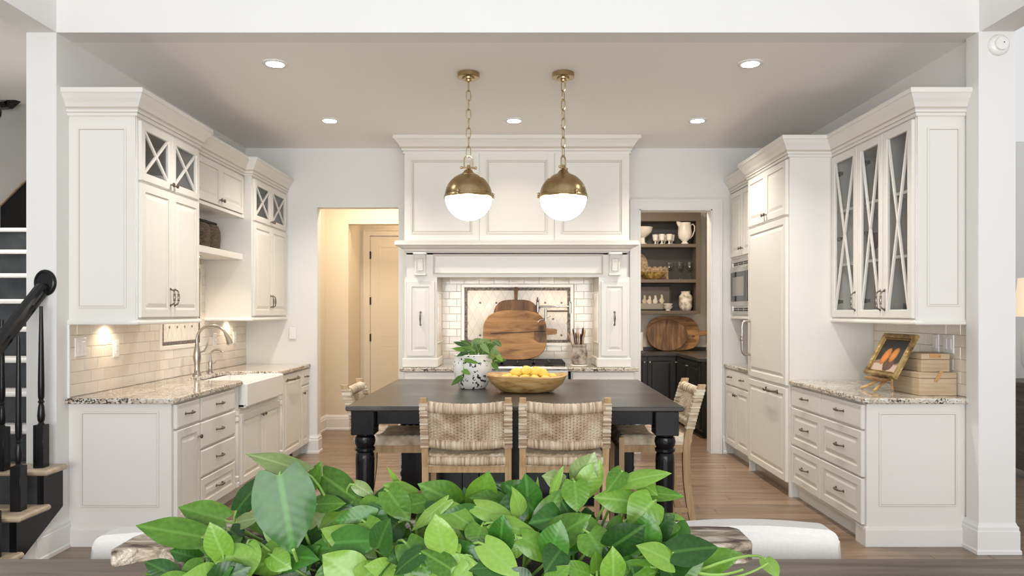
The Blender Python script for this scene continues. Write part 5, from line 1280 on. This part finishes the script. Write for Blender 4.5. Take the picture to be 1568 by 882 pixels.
for k, (b, e, w_, Y, kd) in enumerate(isl_leaves):
    B = px(*b, Y); E = px(*e, Y-.03)
    put_leaf(t, B, E, w_*Y/F*1.1, kd, k % 3, (rng.uniform(-.4, .4), -.75, .55))
    if k not in (16, 17, 18): stem(t, [(px0+(B.x-px0)*.35, py0+(B.y-py0)*.3-.01, 1.095), (px0+(B.x-px0)*.6, B.y, (1.12+B.z)/2+.02), B], .0024)
stem(t, [px(722, 546, 5.0), px(710, 548, 4.90), px(710, 562, 4.885)], .0024); stem(t, [px(710, 562, 4.885), px(710, 572, 4.88), px(706, 578, 4.88)], .0024)
bx, by = .085, 4.83
t = None
mb = MB(); P = []; fs = []; n = 40
for (rx, ry, h) in ((.13, .085, 0), (.17, .11, .006), (.235, .155, .055), (.268, .18, .105), (.262, .174, .112), (.246, .16, .104), (.21, .135, .065), (.12, .08, .035)):
    for k in range(n):
        a = 2*math.pi*k/n; c, s_ = math.cos(a), math.sin(a); e = (abs(c)**2.3+abs(s_)**2.3)**(-1/2.3); hh = h+(.010*abs(c)**3+.004*math.sin(a*3+1) if h > .09 else 0)
        P.append((bx+rx*c*e, by+ry*s_*e, .9145+hh))
for a in range(7):
    for k in range(n): fs.append((a*n+k, a*n+(k+1) % n, (a+1)*n+(k+1) % n, (a+1)*n+k))
fs += [tuple(range(n)), tuple(range(7*n, 8*n))]
mb.add(P, fs); o = mb.build('dough_bowl', 'bowlw', smooth=True); tag(o, 'oval carved wooden bowl of lemons on the island', 'bowl')
LM = [(r*.033, h*.043) for r, h in ((.0, -1.12), (.16, -1.1), (.22, -1.0), (.55, -.82), (.85, -.5), (1, 0), (.85, .5), (.55, .82), (.2, 1.0), (.12, 1.08), (0, 1.1))]
mb = MB(); mb.lathe(LM, (0, 0, 0), 16, 'x'); lem = mb.mesh('lemon', 'lemon', smooth=True)
lpos = [(-.145, -.03, .085), (-.085, -.06, .082), (-.02, -.055, .088), (.05, -.06, .085), (.12, -.04, .083), (.16, .02, .09), (-.11, .04, .088), (-.04, .03, .09), (.04, .035, .092), (.11, .045, .09), (-.065, -.01, .130), (-.005, -.02, .142), (.055, -.01, .136), (.10, -.005, .126)]
llab = ['far left of the front row', 'second from the left in the front row', 'third from the left in the front row', 'second from the right in the front row', 'right end of the front row', 'furthest right, near the bowl tip', 'left end of the back row', 'second from the left in the back row', 'second from the right in the back row', 'right end of the back row', 'left one of the top layer', 'highest, in the middle of the top layer', 'right of the highest one in the top layer', 'rightmost of the top layer']
for k, (x, y, z) in enumerate(lpos):
    o = bpy.data.objects.new('lemon', lem); scn.collection.objects.link(o); o.location = (bx+x, by+y, .9145+z); o.rotation_euler = (rng.uniform(-.3, .3), rng.uniform(-.35, .35), rng.uniform(0, 6.28))
    tag(o, 'yellow lemon in the wooden bowl, '+llab[k], 'lemon', 'lemons in the wooden bowl')

# ================================================================ staircase
SX = -2.70
stp = thing('staircase', 'dark-painted staircase with pale oak treads, black balusters and a black handrail', 'staircase', (-3.4, 4.2, 0))
RI, RU = .20, .23
def tread(k):   # top of tread k, front edge
    return .535+RI*k, 4.20+RU*k
for k in range(-2, 9):
    z, y = tread(k); xr = SX if k <= 0 else -2.925; xl = -4.5 if k > 0 else -4.2
    if k <= -1: y1 = y+RU+.02
    else: y1 = y+RU+.02
    mb = MB(); mb.bbox(xl, xr+(.035 if k <= 0 else 0), y-.025, min(y1, YP-.001) if k == 0 else y1, z-.032, z, .010)
    mb.build('tread', 'treadw' if k <= 0 else 'trimw', stp)
    mb = MB(); mb.box(xl, xr-.02 if k <= 0 else xr, y+.004, y+.018, z-RI, z-.033); mb.build('riser', 'riser', stp)
z8, y8 = tread(8)
mb = MB(); mb.box(-5.19, -2.925, y8+RU+.02, 6.94, z8-.03, z8); mb.build('landing', 'trimw', stp)
# outer stringer face, saw-toothed top
pts = [(tread(-2)[1], tread(-2)[0]-RI)]
for k in range(-2, 1):
    z, y = tread(k); pts += [(y, z-.033), (y+RU, z-.033)]
pts[-1] = (YP-.001, tread(0)[0]-.033)
pts += [(YP-.001, .28), (tread(-1)[1]-.12, 0.0), (tread(-2)[1], 0.0)]
cl = []
for p in pts:
    if not cl or p != cl[-1]: cl.append(p)
mb = MB(lambda u, v, w_: (w_, u, v)); mb.prism(cl, XL+.001, SX); mb.build('stringer', 'black', stp)
# balusters
def baluster(x, y, z0, z1):
    mb = MB(); h = z1-z0; s_ = .030
    mb.bbox(x-s_, x+s_, y-s_, y+s_, z0, z0+.25, .003)
    mb.lathe([(.020, z0+.248), (.013, z0+.262), (.019, z0+.275), (.021, z0+.30), (.016, z0+.355), (.012, z0+.372), (.018, z0+.382), (.012, z0+.392), (.017, z0+.41), (.0175, z0+.48), (.013, z0+h*.8), (.009, z1)], (x, y, 0), 16)
    mb.build('baluster', 'black', stp, smooth=True)
bal = [((44, 707), 4.27), ((23, 768), 4.075), ((3, 778), 4.18), ((-22, 840), 3.87), ((-50, 850), 3.98)]
# handrail from the rosette on the pillar down towards the camera
R0 = Vector((-2.815, YP-.012, 1.44-(442-478)*(YP-.012)/F))
dirv = Vector((0, -1, -RI/RU*1.0)).normalized()
for (bp, Y) in bal:
    x = (bp[0]-VX)*Y/F; zt = [tread(k)[0] for k in (0, -1, -2) if Y >= tread(k)[1]-.03]
    if not zt: continue
    z0 = zt[0]; s_ = (R0.y-Y)/abs(dirv.y); zr = R0.z+dirv.z*s_-.02
    baluster(-2.76-.0*x if x > -2.9 else x, Y, z0, zr)
mb = MB()
prof = [(-.030, -.022), (.030, -.022), (.030, -.008), (.022, .0), (.030, .008), (.032, .022), (.022, .034), (.0, .040), (-.022, .034), (-.032, .022), (-.030, .008), (-.022, .0), (-.030, -.008)]
P = []; a0 = R0; a1 = R0+dirv*2.2; up = Vector((1, 0, 0)).cross(dirv).normalized(); up = up if up.z > 0 else -up
for q in (a0, a1): P += [tuple(q+Vector((1, 0, 0))*u*1.1+up*v*1.05) for u, v in prof]
k = len(prof); mb.add(P, [tuple(reversed(range(k))), tuple(range(k, 2*k))]+[(i, (i+1) % k, k+(i+1) % k, k+i) for i in range(k)])
hr = mb.build('handrail', 'black', stp)
mb = MB(); mb.lathe([(.066, 0), (.066, -.010), (.060, -.018), (.052, -.020), (.048, -.016), (.02, -.016)], (R0.x+.012, YP-.001, R0.z+.035), 32, 'y', sy=1.2); mb.build('rosette', 'black', stp, smooth=True)
# upper flight seen in the stairwell: dark skirt and rail on the far wall
mb = MB(T_front(6.949)); mb.prism([(-4.86, z8), (-4.86, 2.43), (-4.66, 2.63), (-4.0, 3.25), (-3.8, 3.25), (-3.8, z8)], 0, .03); mb.build('upper_skirt', 'black', stp)
mb = MB(T_front(6.93)); mb.prism([(-4.86, 2.435), (-4.66, 2.635), (-4.0, 3.255), (-4.0, 3.275), (-4.66, 2.655), (-4.86, 2.455)], 0, .03); mb.build('skirt_cap', 'treadw', stp)
t = thing('wall_handrail', 'short black handrail end on the stairwell wall behind the left pillar', 'handrail', (-4.0, 6.9, 3.3))
mb = MB(); mb.bar((-4.80, 6.80, 3.355), (-4.69, 6.80, 3.365), .07, .055); mb.bar((-4.70, 6.80, 3.36), (-4.2, 6.80, 3.80), .07, .055); mb.build('rail', 'black', t)
t = thing('stair_newel', 'dark rounded newel end at the far left of the stairwell', 'newel', (-4.4, 6.2, 2.1))
mb = MB(); mb.lathe([(.05, 0), (.05, .95), (.075, 1.0), (.08, 1.04), (.06, 1.10), (.01, 1.12)], (-4.40, 6.15, 2.1), 20); mb.build('post', 'black', t, smooth=True)

# ================================================================ living area glimpsed on the right
t = thing('console_table', 'dark wood console half hidden behind the right pillar', 'console', (6.0, 7.9, 0))
mb = MB(); mb.bbox(4.35, 7.0, 6.2, 6.65, .80, .84, .005); mb.build('top', 'console', t)
mb = MB(); mb.box(4.37, 6.98, 6.22, 6.63, .08, .80); mb.build('body', 'console', t)
for x in (4.40, 5.1, 5.8, 6.5):
    mb = MB(T_front(6.22)); mb.loft(x, x+.44, .12, .77, [(0, 0), (0, .012), (.04, .012), (.05, .003), (.06, .003)], close=False); mb.build('door', 'console', t)
t = thing('table_lamp', 'white fluted table lamp with a warm linen shade at the right edge', 'lamp', (4.62, 6.42, .841))
mb = MB(); mb.lathe([(.09, 0), (.09, .02), (.06, .03), (.10, .06), (.14, .14), (.15, .28), (.13, .42), (.05, .50), (.02, .52), (.015, .60)], (4.62, 6.42, .841), 28); mb.build('base', 'white_cer', t, smooth=True)
mb = MB(); mb.lathe([(.20, .56), (.165, .90), (.163, .90), (.198, .56)], (4.62, 6.42, .841), 32); mb.build('shade', 'shade', t, smooth=True)
mb = MB(); mb.bbox(5.15, 5.30, 6.34, 6.50, 0, .0, .01) if False else None

# ================================================================ dining table, chairs, trough, pothos
t = thing('dining_table', 'grey-brown oak dining table across the bottom of the picture', 'table', (.1, 1.45, 0))
for k in range(5):
    y = .86+k*.232; mb = MB(); mb.bbox(-1.75, 1.95, y, y+.2305, .72, .76, .004); mb.build('board', 'tabwood', t)
mb = MB(); mb.box(-1.6, 1.8, 1.0, 1.03, .62, .72); mb.box(-1.6, 1.8, 1.84, 1.87, .62, .72); mb.box(-1.6, -1.57, 1.0, 1.87, .62, .72); mb.box(1.77, 1.8, 1.0, 1.87, .62, .72); mb.build('apron', 'tabwood', t)
for x in (-1.55, 1.75):
    for y in (1.05, 1.82): mb = MB(); mb.bbox(x-.045, x+.045, y-.045, y+.045, 0, .72, .005); mb.build('leg', 'tabwood', t)
def linen_chair(x, lab, w_=.52, z1=.852, rz=0):
    t = thing('upholstered_chair', lab, 'chair', (x, 2.20, 0), rz, 'linen dining chairs behind the dining table')
    # back: padded slab, slightly curved, top corners rounded
    P = []; fs = []; n = 18; rows = []
    outline = []
    h0 = .42; r = .03
    outline += [(-w_/2, h0), (-w_/2-.012, .62), (-w_/2-.008, z1-r)]
    for k in range(5): a = math.pi-math.pi/2*k/4; outline.append((-w_/2+r-.006+r*math.cos(a), z1-r+r*math.sin(a)))
    for k in range(1, 6): outline.append((-w_/2+r+(w_-2*r)*k/6, z1+.006*math.sin(math.pi*k/6)))
    for k in range(5): a = math.pi/2-math.pi/2*k/4; outline.append((w_/2-r+.006+r*math.cos(a), z1-r+r*math.sin(a)))
    outline += [(w_/2+.008, z1-r), (w_/2+.012, .62), (w_/2, h0)]
    k = len(outline)
    for (s_, d) in ((.96, -.048), (1, -.036), (1, .036), (.96, .048)):
        for (u, v) in outline:
            vv = .42+(v-.42)*s_ if v > .6 else v; P.append((u*s_, d+.03*(u/(w_/2))**2*-1.0+.0+.12*(v-.42), vv))
    for a in range(3):
        for j in range(k): fs.append((a*k+j, a*k+(j+1) % k, (a+1)*k+(j+1) % k, (a+1)*k+j))
    fs += [tuple(reversed(range(k))), tuple(range(3*k, 4*k))]
    mb = MB(); mb.add(P, fs); o = mb.build('backrest', 'linen', t, smooth=True, local=True)
    mb = MB(); mb.bbox(-w_/2+.01, w_/2-.01, -.46, .03, .40, .50, .03); mb.build('seat', 'linen', t, smooth=True, local=True)
    for sx in (-1, 1):
        for y in (-.42, .03): mb = MB(); mb.tube([(sx*(w_/2-.04), y, .40), (sx*(w_/2-.03), y, 0)], [.022, .014], 8); mb.build('leg', 'oak', t, local=True)
    return t
linen_chair(-.985, 'pale linen dining chair back at the left, behind the handle of the long trough', .52, .775)
linen_chair(.70, 'pale linen dining chair back at the right, behind the end of the long trough', .52, .79)

# long wooden dough trough
TRX0, TRX1, TRY0, TRY1 = -.74, .385, 1.46, 1.90
t = thing('wooden_trough', 'long weathered wooden dough trough with block handles on the dining table', 'trough', (-.18, 1.68, .7605))
mb = MB(); zt = .902
def ring(i, z, fl=0): return [(TRX0+i, TRY0+i*.8, z), (TRX1-i, TRY0+i*.8, z), (TRX1-i, TRY1-i*.8, z), (TRX0+i, TRY1-i*.8, z)]
P = ring(.10, .761)+ring(.02, .84)+ring(0, zt-.006)+ring(.006, zt)+ring(.026, zt)+ring(.032, zt-.008)+ring(.08, .79)
fs = [(3, 2, 1, 0)]+[(4*a+j, 4*a+(j+1) % 4, 4*a+4+(j+1) % 4, 4*a+4+j) for a in range(6) for j in range(4)]+[(24, 25, 26, 27)]
mb.add(P, fs); body = mb.build('body', 'trough', t)
md = body.modifiers.new('bevel', 'BEVEL'); md.width = .012; md.segments = 2; md.limit_method = 'ANGLE'
mb = MB(lambda u, v, w_: (u, v, w_)); mb.prism([(TRX1-.01, 1.655), (TRX1+.155, 1.69), (TRX1+.17, 1.70), (TRX1+.17, 1.80), (TRX1+.15, 1.82), (TRX1-.01, 1.83)], .858, .908); o = mb.build('handle', 'trough', t); md = o.modifiers.new('bevel', 'BEVEL'); md.width = .006; md.segments = 2
mb = MB(); mb.prism([(TRX0+.01, 1.60), (TRX0-.03, 1.63), (TRX0-.07, 1.665), (TRX0-.11, 1.655), (TRX0-.15, 1.62), (TRX0-.165, 1.64), (TRX0-.165, 1.74), (TRX0-.15, 1.77), (TRX0+.01, 1.79)], .872, .908); o = mb.build('handle', 'trough', t); md = o.modifiers.new('bevel', 'BEVEL'); md.width = .006; md.segments = 2
po = thing('pothos_plant', 'big leafy pothos plant filling the long wooden trough in the foreground', 'plant', (-.18, 1.68, .86))
mb = MB(); P = []; fs = []
nx, ny = 30, 8
for j in range(ny+1):
    for i in range(nx+1): P.append((TRX0+.03+(TRX1-TRX0-.06)*i/nx, TRY0+.028+(TRY1-TRY0-.056)*j/ny, .872+rng.uniform(-.006, .010)))
for j in range(ny):
    for i in range(nx): a = j*(nx+1)+i; fs.append((a, a+1, a+nx+2, a+nx+1))
mb.add(P, fs); mb.build('soil', 'soil', po, smooth=True)
L_ = [ # base px, tip px, width px, depth, kind, lift of normal (x), height of normal (z)
 ((428, 728), (450, 850), 88, 1.46, 'deep', .12, .25), ((308, 822), (207, 803), 44, 1.55, 'mid', -.2, .8), ((344, 796), (272, 775), 42, 1.62, 'mid', 0, .6), ((362, 782), (404, 727), 34, 1.60, 'dark', -.3, .3),
 ((466, 722), (376, 691), 34, 1.56, 'pale', .2, .8), ((470, 752), (492, 706), 24, 1.60, 'mid', 0, .3), ((494, 728), (556, 772), 42, 1.62, 'mid', .1, .6), ((574, 842), (489, 808), 48, 1.50, 'light', 0, .6),
 ((550, 890), (494, 850), 62, 1.42, 'light', -.2, .5), ((318, 832), (376, 852), 34, 1.50, 'mid', 0, .7), ((486, 772), (528, 770), 26, 1.58, 'mid', 0, .5), ((462, 775), (500, 812), 40, 1.60, 'pale', 0, .2),
 ((702, 772), (648, 742), 46, 1.60, 'mid', 0, .6), ((732, 778), (748, 723), 46, 1.62, 'mid', .1, .1), ((803, 766), (750, 734), 18, 1.64, 'dark', 0, .7), ((730, 776), (800, 798), 32, 1.52, 'light', 0, .8),
 ((800, 797), (788, 748), 28, 1.54, 'light', .4, .2), ((680, 778), (736, 812), 34, 1.50, 'light', 0, .8), ((652, 782), (716, 818), 42, 1.54, 'dark', 0, .6), ((737, 806), (726, 840), 42, 1.48, 'mid', 0, .5),
 ((756, 800), (828, 819), 32, 1.48, 'light', 0, .8), ((742, 834), (796, 882), 42, 1.42, 'light', .1, .6), ((800, 824), (862, 860), 38, 1.46, 'mid', .2, .5), ((790, 826), (792, 856), 30, 1.46, 'light', 0, .3),
 ((704, 852), (638, 884), 50, 1.40, 'light', 0, .7), ((622, 832), (660, 884), 48, 1.42, 'mid', 0, .6), ((684, 768), (626, 812), 20, 1.50, 'light', -.3, .5), ((886, 738), (908, 699), 42, 1.60, 'pale', 0, .5),
 ((892, 752), (922, 706), 38, 1.58, 'light', .2, .3), ((880, 738), (884, 784), 40, 1.54, 'mid', 0, .3), ((862, 738), (830, 728), 30, 1.58, 'pale', 0, .6), ((846, 754), (860, 714), 14, 1.56, 'light', -.5, .2),
 ((826, 812), (858, 748), 38, 1.54, 'mid', -.2, .2), ((842, 828), (904, 788), 48, 1.50, 'mid', 0, .7), ((952, 722), (930, 752), 28, 1.56, 'mid', 0, .5), ((958, 738), (1024, 720), 28, 1.56, 'light', 0, .8),
 ((975, 734), (1006, 756), 26, 1.58, 'light', 0, .5), ((988, 754), (1048, 759), 24, 1.56, 'mid', 0, .8), ((968, 768), (912, 760), 38, 1.54, 'light', 0, .6), ((1000, 768), (966, 804), 56, 1.50, 'light', 0, .3),
 ((990, 806), (984, 864), 48, 1.46, 'light', 0, .3), ((1003, 840), (1072, 848), 24, 1.52, 'mid', 0, .8), ((1068, 866), (1136, 846), 38, 1.50, 'mid', 0, .7), ((902, 816), (926, 854), 50, 1.46, 'mid', 0, .5),
 ((904, 880), (858, 862), 26, 1.42, 'mid', 0, .6), ((914, 874), (912, 844), 20, 1.42, 'mid', .3, .3), ((934, 838), (946, 868), 30, 1.44, 'dark', 0, .5), ((996, 868), (934, 872), 26, 1.40, 'mid', 0, .8),
 ((972, 874), (1014, 864), 26, 1.46, 'light', 0, .6), ((1172, 856), (1192, 882), 24, 1.40, 'light', 0, .4), ((1022, 790), (1046, 792), 12, 1.56, 'light', 0, .7), ((544, 742), (574, 760), 20, 1.58, 'pale', 0, .7),
 ((634, 758), (588, 740), 28, 1.58, 'light', 0, .7), ((594, 752), (628, 798), 40, 1.54, 'mid', .1, .5), ((552, 778), (586, 766), 28, 1.56, 'mid', 0, .6), ((496, 766), (542, 778), 22, 1.60, 'dark', 0, .4),
 ((640, 840), (594, 858), 42, 1.44, 'dark', 0, .7), ((350, 846), (312, 852), 28, 1.46, 'mid', 0, .8), ((378, 834), (380, 882), 38, 1.44, 'light', .1, .5), ((264, 884), (226, 878), 24, 1.46, 'mid', 0, .6),
 ((312, 866), (272, 886), 36, 1.44, 'mid', 0, .7), ((332, 862), (330, 890), 30, 1.42, 'light', 0, .7), ((362, 800), (396, 792), 24, 1.58, 'pale', 0, .8), ((352, 812), (372, 828), 30, 1.56, 'dark', 0, .6),
 ((416, 850), (444, 870), 34, 1.46, 'light', 0, .6), ((610, 742), (594, 716), 8, 1.60, 'light', .3, .2), ((818, 770), (826, 734), 10, 1.60, 'light', .5, .1), ((610, 800), (580, 826), 40, 1.54, 'dark', 0, .4),
 ((700, 824), (676, 858), 40, 1.50, 'mid', 0, .5), ((604, 872), (560, 866), 30, 1.42, 'light', 0, .6), ((770, 856), (742, 826), 30, 1.50, 'dark', 0, .6), ((860, 840), (836, 872), 40, 1.42, 'dark', 0, .5),
 ((880, 800), (934, 824), 36, 1.52, 'light', 0, .7), ((655, 768), (612, 776), 30, 1.56, 'mid', 0, .6), ((560, 800), (590, 838), 36, 1.50, 'mid', .1, .5), ((430, 800), (402, 832), 34, 1.56, 'dark', 0, .4),
 ((955, 800), (930, 838), 36, 1.50, 'mid', 0, .3), ((1040, 850), (1020, 880), 30, 1.42, 'light', 0, .6), ((700, 800), (670, 838), 42, 1.52, 'mid', 0, .4), ((770, 770), (722, 760), 34, 1.60, 'mid', 0, .6)]
rl = random.Random(11)
def soilpt(x, y):
    return Vector((min(max(x, TRX0+.05), TRX1-.05), min(max(y, TRY0+.06), TRY1-.05), .875))
for k, (b, e, w_, Y, kd, nx_, nz_) in enumerate(L_):
    B = px(*b, Y+.05); E = px(*e, Y+.05-rl.uniform(.0, .05))
    put_leaf(po, B, E, w_*Y/F*1.12, kd, k % 4, (nx_, -1, nz_))
    S = soilpt(B.x*.85-.03+rl.uniform(-.05, .05), Y+.12+rl.uniform(-.05, .05))
    M_ = Vector(((S.x+B.x)/2, (S.y+B.y)/2+.01, max(S.z, B.z-.02)*.6+.4*max(S.z, B.z))); d = (E-B).normalized(); 
    stem(po, [S, B-d*.05+Vector((0, .01, -.01)), B], .0030)
stem(po, [px(449, 842, 1.49), px(456, 862, 1.52), px(462, 884, 1.60)], .0034)
# inner foliage filling the plant, darker kinds painting in shade between leaves
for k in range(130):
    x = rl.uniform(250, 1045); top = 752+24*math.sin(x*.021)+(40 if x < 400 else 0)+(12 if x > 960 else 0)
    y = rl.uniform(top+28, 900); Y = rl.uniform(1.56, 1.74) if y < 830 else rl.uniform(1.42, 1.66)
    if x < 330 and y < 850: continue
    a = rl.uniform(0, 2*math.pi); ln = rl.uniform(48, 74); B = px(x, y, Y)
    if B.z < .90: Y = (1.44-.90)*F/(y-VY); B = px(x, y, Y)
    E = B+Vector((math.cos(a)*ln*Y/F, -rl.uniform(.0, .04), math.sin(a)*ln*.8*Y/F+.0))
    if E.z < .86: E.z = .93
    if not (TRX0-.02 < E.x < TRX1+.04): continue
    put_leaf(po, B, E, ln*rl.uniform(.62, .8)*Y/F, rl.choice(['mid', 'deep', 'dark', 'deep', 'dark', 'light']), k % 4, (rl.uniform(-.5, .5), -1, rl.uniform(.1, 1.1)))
    if k % 3 == 0: stem(po, [soilpt(B.x+rl.uniform(-.05, .05), min(1.84, B.y+.03)), B-Vector((0, -.01, .03)), B], .0026)
stem(po, [px(1003, 845, 1.5), px(1040, 862, 1.49), px(1066, 876, 1.50), ], .0035); stem(po, [px(1066, 876, 1.50), px(1100, 886, 1.48), px(1138, 872, 1.48)], .003)
stem(po, [px(1120, 884, 1.46), px(1150, 880, 1.43), px(1176, 862, 1.42)], .0022)
